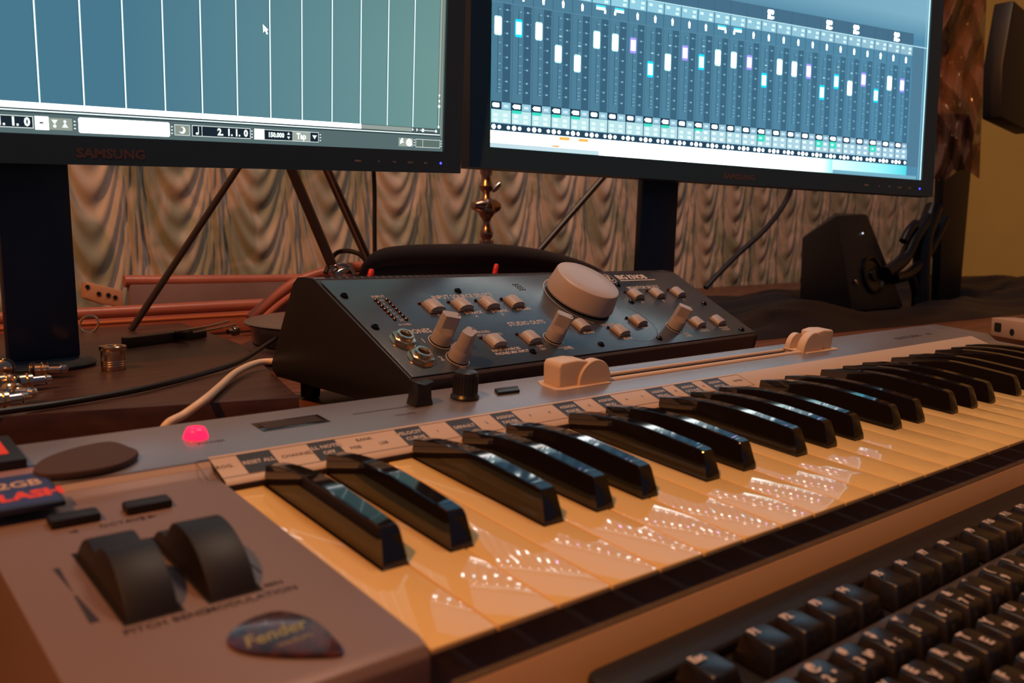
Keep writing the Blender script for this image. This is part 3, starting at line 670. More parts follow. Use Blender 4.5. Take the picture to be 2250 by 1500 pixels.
def dots3(x):
    for zz in (4, 6, 8): u.q(x, zz - .35, x + 1.1, zz + .35, LW, 6, 1.2)
dots3(-276.8); dots3(-219.2); dots3(-164.8); dots3(-112.2); dots3(-28.6); dots3(-2.0)
u.pg([(-274.2, 2.4), (-273.4, 1.7), (-220.8, 1.7), (-220, 2.4), (-220, 9.8), (-220.8, 10.5), (-273.4, 10.5), (-274.2, 9.8)], (2.6, 2.6, 2.55), 5)
panel(-216.8, -207.2, S(140, 150, 138)); u.fr(-217, 2.9, -207, 9.6, LW, .4, 5); u.pg([(-212 + 2.2 * math.cos(g), 6.2 + 2.2 * math.sin(g)) for g in [math.pi * h / 8 for h in range(16)]], LW, 6, 1.3); u.pg([(-212.9 + 1.5 * math.cos(g), 6.6 + 1.5 * math.sin(g)) for g in [math.pi * h / 8 for h in range(16)]], S(140, 150, 138), 7)
panel(-205.4, -165.4, DK); u.fr(-205.6, 2.8, -165.2, 9.7, LW, .45, 5); u.q(-199.2, 3, -198.8, 9.6, LW, 6)
u.q(-201.6, 4.6, -201.1, 8.8, LW, 6, 1.3); u.pg([(-202.2 + 1.1 * math.cos(g), 4.6 + .8 * math.sin(g)) for g in [math.pi * h / 5 for h in range(10)]], LW, 6, 1.3)
for x, tt in ((-188.5, '2.'), (-182, '1.'), (-176.6, '1.'), (-170, '0')): u.t(tt, x, 6.1, 4.3, LW, 6, 1.3, .07, .95)
panel(-162.4, -155, (2.4, 2.4, 2.4), 2.6, 9.7); panel(-155, -134, DK); u.t('150.000', -152.4, 6.1, 3.0, LW, 6, 1.2, .09, .92); u.pg([(-138, 5.6), (-136.8, 3.8), (-135.6, 5.6)][::-1], LW, 6, 1.3); u.pg([(-138, 6.8), (-136.8, 8.6), (-135.6, 6.8)], LW, 6, 1.3)
panel(-133.8, -119.6, S(160, 172, 162)); u.t('Tap', -130.6, 6.1, 4.0, S(240, 245, 240), 6, 1.2, .06, .9); panel(-119.4, -113.2, DK); u.pg([(-118.2, 7.4), (-116.3, 4.6), (-114.4, 7.4)][::-1], LW, 6, 1.3); u.fr(-162.6, 2.6, -113, 9.6, LW, .4, 5)
panel(-43, -29.2, S(158, 170, 158), 2.7, 9); u.t('6', -41.6, 6, 4.4, S(240, 245, 240), 6, 1.3, .12); u.t('@', -36, 6, 4, S(240, 245, 240), 6, 1.3, .1)
panel(-26.6, -2.6, S(96, 114, 108), 2.7, 8.6); u.fr(-26.8, 2.5, -2.4, 8.8, LW, .4, 5); u.q(-20, 2.7, -19.6, 8.6, LW, 5)
u.pg([(-155.2, 76.8), (-155.0, 71.6), (-153.6, 73.0), (-152.6, 70.6), (-151.6, 71.2), (-152.5, 73.4), (-151.2, 73.6)], (2.2, 2.2, 2.2), 6)
u.m.build('screen_graphics', GLOW, tl, smooth=False)
# lettering and blue power lamps on the bezels
def bez(t, xs, name_x, size):
    m = MB().text('SAMSUNG', size * MM, T((name_x * MM, -.0024, -10 * MM)) @ RX(math.pi / 2), bold=.06, sx=1.18)
    m.build('maker_lettering', mat('bezel_print', lin(86, 72, 80), .5), t, smooth=False)
    m = MB()
    for x, s_ in ((-81, 'MENU'), (-62.7, '/V'), (-48.3, '^/O'), (-33, 'AUTO'), (-18, 'SRC')): m.text(s_, 1.5 * MM, T(((xs + 500 + x) * MM, -.0024, -9.2 * MM)) @ RX(math.pi / 2), 'CENTER')
    m.build('button_legends', PALE, t, smooth=False)
    l = MB(MM).lathe([(1.0, 0), (1.0, .3)], T(((xs + 500 - 3) * MM, -.0022, -9 * MM)) @ RX(math.pi / 2), 16)
    l.build('power_lamp', mat('blue_lamp', (0, 0, .3), .3, emit=(.04, .05, 1), es=4), t)
bez(tl, -500, -277, 5.4); bez(tr, 0, 236, 5.0)

# ------------------------------------------------------------------ computer keyboard
KS = .95 * MM
kp = CAM + (Vector((.08981, -.02018, .03837)) - CAM) * .95
KBM = T(kp) @ RX(R(6.5857)); KBM = KBM
ck = thing('computer_keyboard', 'black computer keyboard with white and pale lettered keys in front of the piano keys', 'keyboard', KBM)
CASEK = mat('keyboard_case', lin(32, 28, 30), .36, bump=.03, bscale=900)
KEYM = mat('keyboard_key', lin(26, 22, 24), .26, bump=.02, bscale=1500)
XR = 330
def rr(x0, y0, x1, y1, r, n=6):
    P = []
    for cx, cy, a in ((x1 - r, y1 - r, 0), (x0 + r, y1 - r, 90), (x0 + r, y0 + r, 180), (x1 - r, y0 + r, 270)):
        P += [(cx + r * math.cos(R(a + 90 * k / n)), cy + r * math.sin(R(a + 90 * k / n))) for k in range(n + 1)]
    return P
MB(KS).prism(rr(-31, -170, XR, 22.5, 16), -17, -10.5, 'z').build('case', CASEK, ck, bevel=2 * KS, seg=3)
MB(KS).prism([(-165, -22.5), (10, -40), (19, -39), (19, -17), (-165, -17)], -28, XR - 4, 'x').build('case_bottom', CASEK, ck)
# raised frame around the key blocks
MB(KS).prism(rr(-31, 7.2, XR, 22.5, 7), -10.5, -6, 'z').build('rear_rim', CASEK, ck, bevel=2.5 * KS, seg=3)
MB(KS).prism([(-30, -17.8), (XR, -17.8), (XR, -13.6), (-30, -13.6)], -10.5, -6.6, 'z').build('divider', mat('divider_grey', lin(70, 66, 72), .3), ck, bevel=.6 * KS)
F_ = [0, 31.8, 50.8, 69.8, 88.8, 115.1, 134.1, 153.1, 172.1, 198.4, 217.4, 236.4, 255.4, 290]
keyb = {}
def kkey(cx, cy, w=1.0, leg=(), hl=0):
    hw = 9.1 + (w - 1) * 9.5
    if w not in keyb:
        m = MB(KS); b0 = rr(-hw, -9.0, hw, 9.0, 1.6, 2); t0 = rr(-hw + 3.0, -6.2, hw - 3.0, 7.4, 2.2, 2); t1 = rr(-hw + 3.3, -5.9, hw - 3.3, 7.1, 2.0, 2)
        m.prism(b0, -9.6, -.3, 'z', None, t0)
        k = m.build('key', KEYM, ck, bevel=.5 * KS, seg=2, ang=50); keyb[w] = k; k.location = (cx * KS, cy * KS, 0)
    else: k = copy_part(keyb[w], ck, (cx * KS, cy * KS, 0))
    if leg:
        m = MB()
        for t, x, y, s_ in leg: m.text(t, s_ * KS, T(((-hw + 3 + x) * KS, y * KS, .28 * KS)), bold=.07)
        m.build('legend', PALE if not hl else mat('pale_print', (0, 0, 0)), k, smooth=False)
for i, x in enumerate(F_):
    kkey(x + 2.4, -3.6, 1.0, ((('Esc', 'F1', 'F2', 'F3', 'F4', 'F5', 'F6', 'F7', 'F8', 'F9', 'F10', 'F11', 'F12', 'Prt')[i], .6, 4.2, 3.4),))
num = ['`~', '1!', '2@', '3#', '4$', '5%', '6^', '7&', '8*', '9(', '0)', '-_', '=+']
ru = {'2': '"', '3': '№', '4': ';', '6': ':', '7': '?'}
N0 = 49.45 - 57
for j in range(13):
    a, b_ = num[j]; L_ = [(b_, 1.0, 4.6, 3.6), (a, 1.2, -2.2, 3.8)]
    if a in ru: L_.append((ru[a], 7.2, -2.0, 3.2))
    kkey(N0 + 19 * j, -28.1, 1.0, L_)
kkey(N0 + 19 * 13 + 9.5, -28.1, 2.0, (('Backspace', 1, 3, 3.4),))
rows = [('QWERTYUIOP[]', 'ЙЦУКЕНГШЩЗХЪ', 9.5 + 19, -47.1), ('ASDFGHJKL;\'', 'ФЫВАПРОЛДЖЭ', 14.2 + 19, -66.1), ('ZXCVBNM,./', 'ЯЧСМИТЬБЮ.', 23.7 + 19, -85.1)]
for en, rus, dx, y in rows:
    for j, c in enumerate(en): kkey(N0 + dx + 19 * j, y, 1.0, ((c, 1.0, 4.2, 4.2), (rus[j], 5.4, -2.0, 4.0)))
kkey(N0 + 4.7, -47.1, 1.5, (('Tab', 1, 3, 3.4),)); kkey(N0 + 7.1, -66.1, 1.75, (('Caps', 1, 3, 3.4),))
kkey(N0 + 11.8, -85.1, 2.25, (('Shift', 1, 3, 3.4),))

# ------------------------------------------------------------------ small things lying on the music keyboard
def KP(x, y, z): return KM @ Vector((x * MM, y * MM, z * MM))
def pick(name, label, pts, z0, th, m, rim, rot=0):
    t = thing(name, label, 'guitar pick', KM @ KT(*pts['c'], z0) @ RZ(rot))
    sm = []
    P = pts['p']; n = len(P)
    for i in range(n):
        a, b_, c, d = [Vector(P[(i + k) % n]) for k in (-1, 0, 1, 2)]
        for k in range(8):
            s = k / 8; q = .5 * ((2 * b_) + (c - a) * s + (2 * a - 5 * b_ + 4 * c - d) * s * s + (-a + 3 * b_ - 3 * c + d) * s ** 3); sm.append((q.x, q.y))
    o = MB(MM).prism(sm, 0, th, 'z'); o.build('plate', m, t, bevel=th * .35 * MM, seg=2)
    return t
tort = mat('tortoise_shell', lin(92, 34, 18), .16, nscale=150, c2=lin(22, 6, 5), coat=.4)
t = pick('guitar_pick', 'tortoiseshell guitar pick with faded pale script beside the modulation wheel', {'c': (-34.5, 20), 'p': [(-10.5, 9), (-2, 14.5), (7, 14), (12.2, 5), (12.6, -6), (11.5, -13.5), (8, -14), (-3, -7), (-10.5, 1)]}, 3.1, 1.0, tort, None)
m = MB(); m.text('Fender', 5.6 * MM, T((-8.2 * MM, 3.0 * MM, 1.05 * MM)) @ RZ(R(4)) @ Matrix(((1, .3, 0, 0), (0, 1, 0, 0), (0, 0, 1, 0), (0, 0, 0, 1))), bold=.02, sx=.82); m.text('medium', 2.2 * MM, T((-1.5 * MM, -2.5 * MM, 1.05 * MM)) @ RZ(R(4)))
m.build('faded_script', mat('gold_print', lin(150, 146, 86), .4), t, smooth=False)
pick('guitar_pick', 'large matt dark brown guitar pick lying near the red power lamp', {'c': (-43, 168), 'p': [(-19, -5), (-13, 6), (0, 14), (13, 15.5), (17.5, 6), (18.5, -3), (9, -12.5), (-4, -14.5), (-16, -12)]}, 8.1, 3.0, mat('dark_felt_pick', lin(74, 54, 50), .75, bump=.15, bscale=900), None)
# memory cards
cb = thing('memory_card', 'blue memory card with red lettering lying across the left octave button', 'memory card', KM @ KT(-58.3, 133.5, 6.6) @ RX(R(2.2)))
MB(MM).prism([(-24, 0), (0, 0), (0, 37), (-24, 37)], 0, 2.1, 'z').build('card', mat('card_plastic', lin(38, 44, 74), .5), cb, bevel=.4 * MM)
m = MB(MM).box(-23, -1.2, 1.5, 29, 2.1, 2.2); m.build('card_label', mat('blue_label', lin(52, 62, 118), .45), cb)
m = MB(MM).box(-23, -1.2, 29, 34.5, 2.1, 2.2); m.build('top_band', mat('pink_band', lin(150, 120, 130), .5), cb)
m = MB(); m.text('32GB', 5.6 * MM, T((-21 * MM, 20 * MM, 2.25 * MM)), bold=.04); m.build('capacity_text', mat('pale_label', lin(200, 170, 150), .5), cb, smooth=False)
m = MB(); m.text('FLASH', 6.2 * MM, T((-22.5 * MM, 9.5 * MM, 2.25 * MM)), bold=.08); m.build('red_text', mat('red_label', lin(235, 70, 50), .5), cb, smooth=False)
rc = thing('memory_card', 'black memory card with an orange-red label at the keyboard back edge', 'memory card', KM @ KT(-62.5, 168.5, 8.1))
MB(MM).box(-28, 0, 0, 32, 0, 5.6).build('card', mat('card_black', lin(30, 24, 24), .5), rc, bevel=.8 * MM)
MB(MM).box(-27, -4.4, 8, 27, 5.6, 5.75).build('card_label', mat('red_label', (0, 0, 0)), rc)
MB(MM).box(-27, -12, 8, 12, 5.75, 5.85).build('pale_patch', mat('pale_label', (0, 0, 0)), rc)

# ------------------------------------------------------------------ things on the wooden board
BZ = .0882
c = atz(250, 811, BZ)
bc = thing('brass_cylinder', 'small brass cylinder with a rolled rim standing on the wooden board', 'cylinder', c)
MB(MM).lathe([(7.3, 0), (7.4, .4), (7.4, 12.2), (8.0, 12.6), (8.3, 13.4), (8.3, 14.8), (7.8, 15.4), (6.6, 15.6), (5.6, 15.2), (5.2, 14.2), (4.8, 13.2), (.1, 13.2)], None, 48).build('shell', BRASS, bc)
g = MB(MM)
for k in range(3): g.lathe([(7.45, 2.2 + k * 1.4), (7.62, 2.6 + k * 1.4), (7.45, 3.0 + k * 1.4)], None, 48, cap=False)
g.build('grooves', BRASS, bc)
rp = aty(196, 712, .665)
rg = MB(MM).tube([(8 * math.cos(R(a)), 0, 8 * math.sin(R(a))) for a in range(0, 360, 30)], 1.1, 10, 4, T(rp) @ RZ(R(-35)) @ RX(R(-25)), closed=True)
tag(rg.build('metal_ring', BRASS), 'small shiny brass ring standing on edge beside the left monitor stand', 'ring')
# capo
c0, c1 = atz(283, 765, BZ), atz(455, 742, BZ)
dcap = (c1 - c0); lc = dcap.length / MM; ang = math.atan2(dcap.y, dcap.x)
cp = thing('capo', 'black metal capo with two thin steel rods and a knurled brass screw', 'capo', T(c0) @ RZ(ang))
MB(MM).prism([(0, 0), (lc, 0), (lc + 3, 6), (lc, 13), (4, 12), (0, 8)], .3, 8, 'z').build('bar', mat('worn_black_metal', lin(58, 46, 42), .35, metal=.4), cp, bevel=.8 * MM)
MB(MM).tube([(lc * .55, -7, 9.5), (lc * .95, -6, 10.5), (lc + 22, -4, 12.5)], .9, 8, 4).build('rod', STEEL, cp)
MB(MM).tube([(lc * .66, -12, 7.5), (lc, -11, 8.5), (lc + 26, -8, 9.5)], .9, 8, 4).build('rod', STEEL, cp)
MB(MM).box(lc * .56, lc * .62, -13, 0, 3, 9).build('yoke', mat('worn_black_metal', (0, 0, 0)), cp, bevel=.5 * MM)
scw = MB(MM).lathe([(2.2, -5), (2.2, 0), (3.6, .4), (3.9, 1.2), (3.9, 5.6), (3.4, 6.4), (1.6, 6.8)], T(((lc + 16) * MM, -13 * MM, 4.6 * MM)) @ RY(R(90)), 18)
for k in range(18): scw.box(3.8, 4.2, -.3, .3, 1.2, 5.6, T(((lc + 16) * MM, -13 * MM, 4.6 * MM)) @ RY(R(90)) @ RZ(R(20 * k)))
scw.build('thumb_screw', BRASS, cp)
# jack plugs in a heap
plug_t = None
spots = [(8, 838, 20, .0), (30, 862, -50, .0), (58, 838, 5, .0), (96, 812, -20, .0), (12, 806, 70, .004), (2, 880, 15, .0)]
names = ['jack plug at the frame edge, lying flat, middle of the heap', 'jack plug turned across the heap, second nearest the viewer', 'jack plug in the centre of the heap',
         'jack plug at the right end of the heap, nearest the brass cylinder', 'jack plug at the back of the heap resting against its neighbours', 'jack plug lying alone closest to the board front edge']
for i, (px, py, a, dz) in enumerate(spots):
    M_ = T(atz(px, py, BZ + .0052 + dz)) @ RZ(R(a)) @ RY(R(90))
    if plug_t is None:
        plug_t = thing('jack_plug', 'small brass ' + names[i], 'plug', M_, 'loose brass jack plugs on the board')
        p1 = MB(MM).lathe([(3, -8), (4.9, -7), (5.0, -1), (4.2, 0), (4.9, .4), (4.9, 2.4), (3.2, 3)], None, 20).build('sleeve', BRASS, plug_t)
        p2 = MB(MM).lathe([(3.0, 3), (3.0, 9), (2.4, 9.4), (3.0, 10), (2.6, 12.4), (.4, 13.6)], None, 16).build('tip', STEEL, plug_t)
        p3 = MB(MM).lathe([(5.05, -6.4), (5.3, -6), (5.3, -4.6), (5.05, -4.2)], None, 20, cap=False).build('collar', BLACKP, plug_t)
    else:
        r_ = plug_t.copy(); col.objects.link(r_); r_.matrix_world = M_; r_['label'] = 'small brass ' + names[i]
        for o in (p1, p2, p3): d = o.copy(); col.objects.link(d); d.parent = r_
# cables
CB = mat('black_cable', lin(20, 16, 16), .35); CW = mat('white_cable', lin(226, 200, 178), .4)
tag(MB().tube([atz(-160, 930, .0905), atz(0, 905, .0905), atz(120, 888, .0905), atz(240, 868, .0905), atz(330, 850, .0905), atz(440, 822, .0905), atz(530, 792, .092), atd(600, 748, .70), atd(660, 715, .80)], .0017, 10).build('thin_cable', CB), 'thin black cable running across the front of the wooden board', 'cable')
tag(MB().tube([atz(660, 800, .0935), atz(610, 794, .0935), atz(565, 797, .0935), atz(520, 817, .0925), atz(482, 850, .0915), atz(452, 876, .0915), atd(405, 910, .442), atd(365, 934, .432), atd(335, 990, .435)], .0021, 14).build('white_cable', CW), 'cream white cable curving from behind the control box down behind the music keyboard', 'cable')
tag(MB().tube([atd(820, 360, 1.02), atd(823, 420, 1.03), atd(823, 500, 1.03), atd(824, 590, 1.03)], .0026, 10).build('hanging_cable', CB), 'straight black cable hanging from behind the left monitor', 'cable')
tag(MB().tube([atd(715, 600, .96), atd(733, 562, .97), atd(755, 551, .97), atd(785, 556, .97), atd(803, 572, .97), atd(812, 600, .97)], .0026, 10).build('looped_cable', CB), 'short black cable arching between the stand legs', 'cable')
tag(MB().tube([atd(1745, 395, 1.25), atd(1722, 450, 1.25), atd(1680, 505, 1.22), atd(1625, 555, 1.2), atd(1580, 600, 1.18), atd(1550, 632, 1.17)], .0036, 10).build('grey_cable', mat('grey_cable', lin(58, 52, 60), .4)), 'dark grey cable drooping behind the right monitor', 'cable')
# round chrome-rimmed pan behind the control box
pc = atd(825, 712, .815); pc.z = .0704
pn = thing('round_stand_base', 'large round chrome-rimmed metal base partly hidden behind the control box', 'stand base', pc)
MB().lathe([(.120, 0), (.122, .003), (.120, .006), (.112, .010), (.106, .011)], None, 96).build('flange', mat('pinkish_metal', lin(150, 112, 104), .35, metal=.4), pn)
MB().lathe([(.106, .011), (.108, .012), (.109, .026), (.114, .0275), (.1145, .029), (.113, .030), (.100, .0305), (.001, .031)], None, 96).build('drum', mat('dull_chrome', (.60, .52, .50), .28, metal=.9), pn)
# rods of two folding stands
def stand(label, legs, r):
    t = thing('folding_stand', label, 'stand', Vector(legs[0][1]))
    for a, b_, w0 in legs:
        MB().tube([a, (Vector(a) + Vector(b_)) / 2, b_], w0, 10, 0).build('leg', mat('stand_leg', lin(46, 34, 34), .35), t, world=True)
    return t
f1 = atz(287, 726, .0885); h1 = aty(594, 262, .64)
f2 = aty(737, 606, .60); f2b = atz(742, 618, .09)
s1 = stand('black folding stand with one leg crossing the leather case', [(f1, h1, .0031), (aty(742, 612, .62), h1, .0052)], .003)
MB().lathe([(.012, -.02), (.014, 0), (.012, .02)], T(h1), 20).build('hub', BLACKP, s1, world=True)
h2 = aty(660, 244, .70)
s2 = stand('black folding stand with a slotted leg left of the hanging cable', [(aty(822, 600, .68), h2, .0048)], .003)
MB().tube([aty(716, 368, .6745), aty(808, 575, .6545)], .0012, 6, 0).build('groove', mat('leg_edge', lin(92, 70, 66), .3), s2, world=True)
MB().lathe([(.012, -.02), (.014, 0), (.012, .02)], T(h2), 20).build('hub', BLACKP, s2, world=True)
h3 = aty(1395, 310, .66)
s3 = stand('thin black slanting rod behind the control box, left of the right monitor stand', [(aty(1150, 590, .66), h3, .0040)], .003)
# chrome plug with coil and red tips behind the control box
ch = thing('cable_clamp', 'small chrome clamp with a coiled spring at the foot of the stand leg', 'clamp', aty(752, 596, .53))
MB(MM).tube([(-12, 0, 0), (-6, 0, 5), (2, 0, 6), (9, 0, 3), (13, 0, -3)], 1.6, 10).build('arm', STEEL, ch)
MB(MM).tube([(8 * math.cos(k * .9) * .45 - 8, 3 * math.sin(k * .9), -4 + k * .5) for k in range(22)], .8, 8, 3).build('spring', COPPER, ch)
MB(MM).lathe([(3.4, -9), (4, -3), (3, 3), (1.5, 7)], T((0, 0, 0)) @ RY(R(70)), 16).build('jaw', STEEL, ch)
for i, (px, py, d, lb) in enumerate(((1089, 592, .72, 'red plug tip standing just behind the centre of the control box'), (814, 605, .62, 'red plug tip low beside the chrome clamp'))):
    t = thing('red_plug', lb, 'plug', atd(px, py, d))
    MB(MM).lathe([(2.0, -12), (2.2, 0), (2.0, 3.6), (1.2, 4.6)], RY(R(14 - 28 * i * 0)), 14).build('cap', mat('red_plastic', lin(215, 45, 45), .4), t)
    MB(MM).tube([(0, 0, -12), (-2, 2, -18), (-5, 6, -26)], 1.0, 8).build('lead', CB, t)
# dark padded roll
pts = [atd(*p) for p in ((800, 600, .86), (835, 570, .86), (900, 562, .88), (1000, 560, .92), (1100, 560, .96), (1200, 572, 1.0), (1290, 596, 1.05), (1350, 625, 1.08))]
pd = MB().tube(pts, lambda t: .0095 * (math.sin(math.pi * min(max(t, .03), .97)) ** .35) + .002, 18, 8)
pr_ = thing('padded_strap', 'black padded strap arched behind the control box with a stitched edge', 'strap', pts[3])
pd.build('padding', mat('black_fleece', lin(62, 46, 46), .8, bump=.5, bscale=700), pr_, world=True)
MB().tube([p + Vector((-.004, -.0085, .002)) for p in pts[2:7]], .0007, 6, 8).build('stitching', mat('stitch_thread', lin(80, 66, 62), .7), pr_, world=True)
MB().tube([p + Vector((0, .004, -.013)) for p in pts], .011, 14, 6).build('lower_roll', mat('black_fleece', (0, 0, 0)), pr_, world=True)

# leather case behind the board
LE = mat('brown_leather', lin(178, 108, 98), .34, noise=.2, nscale=30, bump=.12, bscale=260)
LI = mat('plum_lining', lin(138, 120, 134), .55, noise=.15, nscale=25, bump=.1, bscale=200)
lc_ = thing('leather_case', 'open reddish brown leather case with rolled edges behind the board', 'case', (.3, .82, .07))
MB().prism([(aty(170, 690, .74).x - .5, .0), (.62, .0), (.62, .02), (aty(170, 690, .74).x - .5, .02)], 0, .022, 'z', T((0, .73, .0715))).build('base', LE, lc_, world=True, bevel=.004)
MB().tube([(-.5, .738, .097), (.1, .738, .0985), (.25, .738, .099), (.5, .738, .099)], .0062, 12, 3).build('rolled_edge', LE, lc_, world=True)
MB().tube([(-.5, .731, .0885), (.1, .731, .0895), (.5, .731, .0895)], .002, 8, 3).build('piping', mat('leather_piping', lin(190, 112, 74), .3), lc_, world=True)
x0 = aty(286, 640, .80).x; z1 = aty(286, 618, .80).z
MB().prism([(x0, .072), (x0 + .42, .072), (x0 + .42, z1 - .006), (x0, z1 - .003)], .80, .812, 'y').build('lining_panel', LI, lc_, world=True, bevel=.002)
MB().tube([(x0 - .004, .806, z1), (x0 + .12, .806, z1 - .003), (x0 + .45, .806, z1 - .008)], .0065, 12, 3).build('rolled_edge', LE, lc_, world=True)
# curved lid side rising to the right
lid = MB()
pa = [aty(px, py, .70) for px, py in ((548, 700), (580, 672), (612, 645), (650, 620), (690, 604), (740, 592), (800, 585), (870, 600))]
pb = [Vector((p.x, .70, .0905)) for p in pa]
lid.grid(len(pa) - 1, 1, lambda a, b_: tuple((pa if b_ > .5 else pb)[round(a * (len(pa) - 1))]))
for p in pa + pb: pass
lid.grid(len(pa) - 1, 1, lambda a, b_: tuple((pa if b_ > .5 else pb)[round(a * (len(pa) - 1))] + Vector((0, .008, 0))))
lid.build('lid_side', mat('plum_lining', (0, 0, 0)), lc_, world=True)
MB().tube(pa, .0055, 12, 6).build('rolled_edge', LE, lc_, world=True)
MB().tube([p + Vector((0, -.004, -.010)) for p in pa], .0035, 10, 6).build('rolled_edge', LE, lc_, world=True)
# socket plate
so = thing('wall_socket_block', 'beige plastic socket block with small holes leaning behind the leather case', 'socket', aty(228, 646, .86))
pl = [(aty(px, py, .86).x, aty(px, py, .86).z) for px, py in ((186, 618), (268, 638), (272, 676), (222, 668), (184, 655))]
MB().prism(pl, .855, .875, 'y').build('plate', mat('pink_beige_plastic', lin(196, 150, 132), .5, bump=.1, bscale=120), so, world=True, bevel=.003)
for px, py in ((192, 630), (217, 645), (238, 648), (253, 653)):
    MB().lathe([(.0024, 0), (.0024, .0008)], T(aty(px, py, .8545)) @ RX(R(90)), 12).build('hole', mat('hole_black', (0, 0, 0)), so, world=True)

# copper lamp stand
b0 = aty(1069, 545, .64)
k_ = (aty(1069, 445, .64) - aty(1069, 545, .64)).length / 100
cs = thing('copper_stand', 'turned copper stand with a crossbar joint between the two monitors', 'stand', b0)
prof = [(0, -70), (14, -70), (15, -20), (11, -12), (15, -6), (15, 0), (11, 4), (16, 9), (16, 16), (10, 20), (14, 26), (15, 34), (11, 44), (8, 56), (10, 64), (16, 72), (20, 80), (20, 92), (14, 104), (9, 112), (8, 122), (14, 128), (16, 136), (12, 146), (10, 156), (14, 166), (12, 190), (12, 260)]
MB().lathe([(max(r, .5) * k_, z * k_) for r, z in prof], None, 28).build('shaft', COPPER, cs)
MB().lathe([(4 * k_, -38 * k_), (9 * k_, -36 * k_), (10 * k_, -30 * k_), (14 * k_, -22 * k_), (17 * k_, 0), (17 * k_, 20 * k_), (10 * k_, 34 * k_), (4 * k_, 36 * k_)], T((0, 0, 92 * k_)) @ RY(R(90)), 24).build('crossbar', COPPER, cs)
MB().lathe([(5 * k_, -10 * k_), (7 * k_, 0), (6 * k_, 14 * k_)], T((18 * k_, -10 * k_, 132 * k_)) @ RY(R(50)), 16).build('wing_nut', STEEL, cs)
MB().lathe([(.05, 0), (.052, .004), (.04, .008), (14 * k_, .012)], T((0, 0, .0702 - b0.z)), 40).build('foot', COPPER, cs)

# ------------------------------------------------------------------ right side: speaker, post, film, adapter, cloth
sp = thing('desk_speaker', 'small black slanted desk speaker behind the right monitor', 'speaker', (1.03, .47, .0705))
def V(u_, v_, y): p = aty(u_, v_, y); return tuple(p)
fl = [aty(1872, 705, .44), aty(1985, 700, .44), aty(1905, 470, .47), aty(1838, 472, .47)]
def up(p_): p_ = Vector(p_); p_.z = max(p_.z, .0712); return p_
bk_ = [aty(1755, 690, .56), aty(1868, 690, .60), aty(1835, 466, .60), aty(1762, 522, .56)]
fl = [up(v) for v in fl]; bk_ = [up(v) for v in bk_]
m = MB().add([tuple(p) for p in fl + bk_], [(0, 1, 2, 3), (7, 6, 5, 4), (4, 5, 1, 0), (3, 2, 6, 7), (1, 5, 6, 2), (4, 0, 3, 7)])
m.build('cabinet', mat('speaker_black', lin(30, 30, 38), .45, bump=.1, bscale=500), sp, world=True, bevel=.004)
fn = (fl[1] - fl[0]).cross(fl[3] - fl[0]).normalized(); fn = fn if fn.dot(CAM - fl[0]) > 0 else -fn
def FP(a, b_): return fl[0].lerp(fl[1], a).lerp(fl[3].lerp(fl[2], a), b_) + fn * .0012
Ms = T(FP(.55, .36)) @ fn.to_track_quat('Z', 'Y').to_matrix().to_4x4()
MB().lathe([(.026, 0), (.0265, .003), (.0235, .004), (.021, .001), (.008, -.002 + .003), (.0078, .004), (.001, .006)], Ms, 36).build('cone', mat('cone_black', lin(22, 20, 24), .3), sp, world=True)
MB().lathe([(.0012, 0), (.0012, .001)], T(FP(.62, .80)) @ Ms.to_3x3().to_4x4(), 10).build('status_lamp', mat('white_lamp', (.8, .8, .9), .3, emit=(.8, .85, 1), es=1.2), sp, world=True)
MB().lathe([(.0016, 0), (.0022, .001), (.0016, .003)], T(FP(.14, .30)) @ Ms.to_3x3().to_4x4() @ Matrix.Diagonal((1, 1.8, 1, 1)), 12).build('tone_knob', COPPER, sp, world=True)
# post with a jointed arm
po = thing('arm_post', 'black upright post with a jointed clamp arm beside the right monitor', 'stand', (1.30, .45, .0705))
A0, A1 = aty(2087, 690, .45), aty(2108, 250, .45)
MB().add([tuple(up(p)) for p in (aty(2062, 690, .45), aty(2108, 690, .45), aty(2108, 690, .45) + Vector((0, .014, 0)), aty(2062, 690, .45) + Vector((0, .014, 0)), aty(2078, 250, .45), aty(2146, 250, .45), aty(2146, 250, .45) + Vector((0, .014, 0)), aty(2078, 250, .45) + Vector((0, .014, 0)))],
         [(3, 2, 1, 0), (4, 5, 6, 7), (0, 1, 5, 4), (1, 2, 6, 5), (2, 3, 7, 6), (3, 0, 4, 7)]).build('post', mat('speaker_black', (0, 0, 0)), po, world=True, bevel=.003)
def arm(pts, r, nm='arm'): MB().tube([up(aty(a, b_, .44)) for a, b_ in pts], r, 12, 5).build(nm, mat('arm_black', lin(26, 24, 32), .38), po, world=True)
arm([(2052, 455), (2030, 520), (2024, 600), (2022, 680)], .0125, 'upright'); arm([(1945, 600), (1985, 570), (2010, 520), (2050, 465)], .0095); arm([(1965, 612), (2000, 600), (2035, 560), (2075, 480)], .008)
arm([(1985, 530), (1998, 505), (2012, 490)], .006, 'clamp_lever'); arm([(2000, 600), (2012, 640), (2010, 690)], .006, 'clamp_lever')
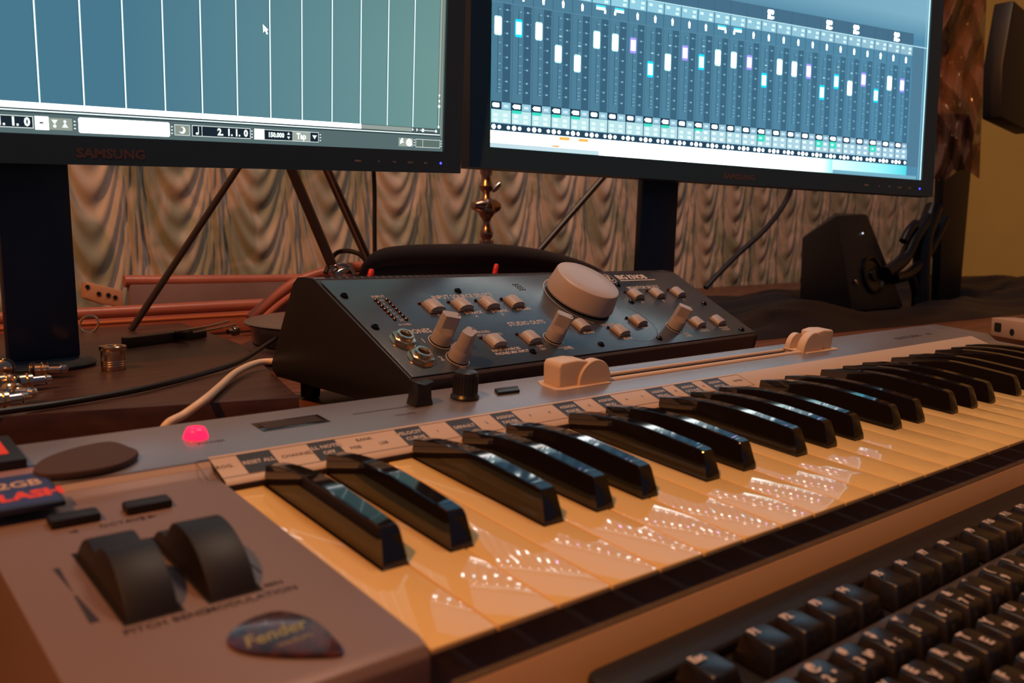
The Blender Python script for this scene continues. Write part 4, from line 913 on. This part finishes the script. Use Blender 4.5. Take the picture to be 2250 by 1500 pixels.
# crumpled brown film hanging beside the monitor
def film(a, b_):
    px = 2052 + 120 * a + 25 * math.sin(b_ * 9) * (1 - a) - 20 * b_; py = -120 + 505 * b_ + 12 * math.sin(a * 7)
    s = sum(math.sin((a * 7.3 + i * 2.1) * (1 + i * .6) + b_ * (9 + 5 * i)) / (1 + i) for i in range(5))
    fold = abs(((a * 3.1 + b_ * 2.3) % 1) - .5) + abs(((a * 2.2 - b_ * 4.1) % 1) - .5) * .8
    wv = 1 if a > .0 else 0
    p = atd(px, py, 1.27 + .014 * s + .045 * fold); return tuple(p)
fm = mat('amber_film', lin(120, 78, 62), .16, spec=.8, trans=0, alpha=.88)
tag(MB().grid(46, 90, film).build('crumpled_film', fm, ang=25), 'crumpled shiny brown plastic film hanging beside the right monitor', 'plastic film')
bx = MB().prism([(0, 0), (.13, -.015), (.13, .16), (.02, .18), (-.006, .08)], 0, .03, 'y', T(aty(2200, 258, .42)))
tag(bx.build('hanging_box', mat('speaker_black', (0, 0, 0)), bevel=.004), 'dark box mounted high at the right edge of the view', 'box')
# adapter
ap = atz(2176, 737, .0704); aq = atz(2262, 752, .0704); da = aq - ap
ad = thing('port_adapter', 'beige adapter with a square port and a round hole at the right edge', 'adapter', T(ap) @ RZ(math.atan2(da.y, da.x)))
MB(MM).box(0, 70, 0, 26, .2, 19).build('shell', mat('adapter_beige', lin(190, 160, 140), .5), ad, bevel=1.5 * MM)
MB(MM).prism(rr(6, 5, 17, 14.5, 1.8, 3), -.25, .3, 'y').build('square_port', mat('hole_black', (0, 0, 0)), ad)
MB(MM).lathe([(3.6, -.3), (3.6, .25)], KT(34, 0, 7) @ RX(R(90)), 20).build('round_hole', mat('hole_black', (0, 0, 0)), ad)
# rumpled black cloth across the back of the desk at right
def cloth(a, b_):
    x = .60 + 1.15 * a; y = .335 + .40 * b_ - .10 * a
    e = min(1, 8 * a, 8 * (1 - a), 6 * b_, 6 * (1 - b_)); e = max(e, 0) ** .5
    h = .012 + .010 * math.sin(9 * a + 4 * b_) * math.cos(7 * b_ - 3 * a) + .007 * math.sin(23 * a - 11 * b_) + .012 * a + .004 * math.sin(50 * a + 31 * b_)
    for cx, cy, hw, hd in ((1.10, .52, .20, .14), (1.30, .46, .10, .06), (.57, .47, .12, .12)):
        q = max(abs(x - cx) / hw, abs(y - cy) / hd)
        if q < 1: e *= max(0, (q - .8) / .2)
    return (x, y, .0702 + e * max(h, .003))
def ribs(a, b_): p = cloth(a, b_); return p
cl = MB().grid(110, 50, cloth)
tag(cl.build('black_cloth', mat('black_satin', lin(26, 22, 32), .5, bump=.3, bscale=240), ang=180), 'rumpled black cloth spread over the right rear of the desk', 'cloth')
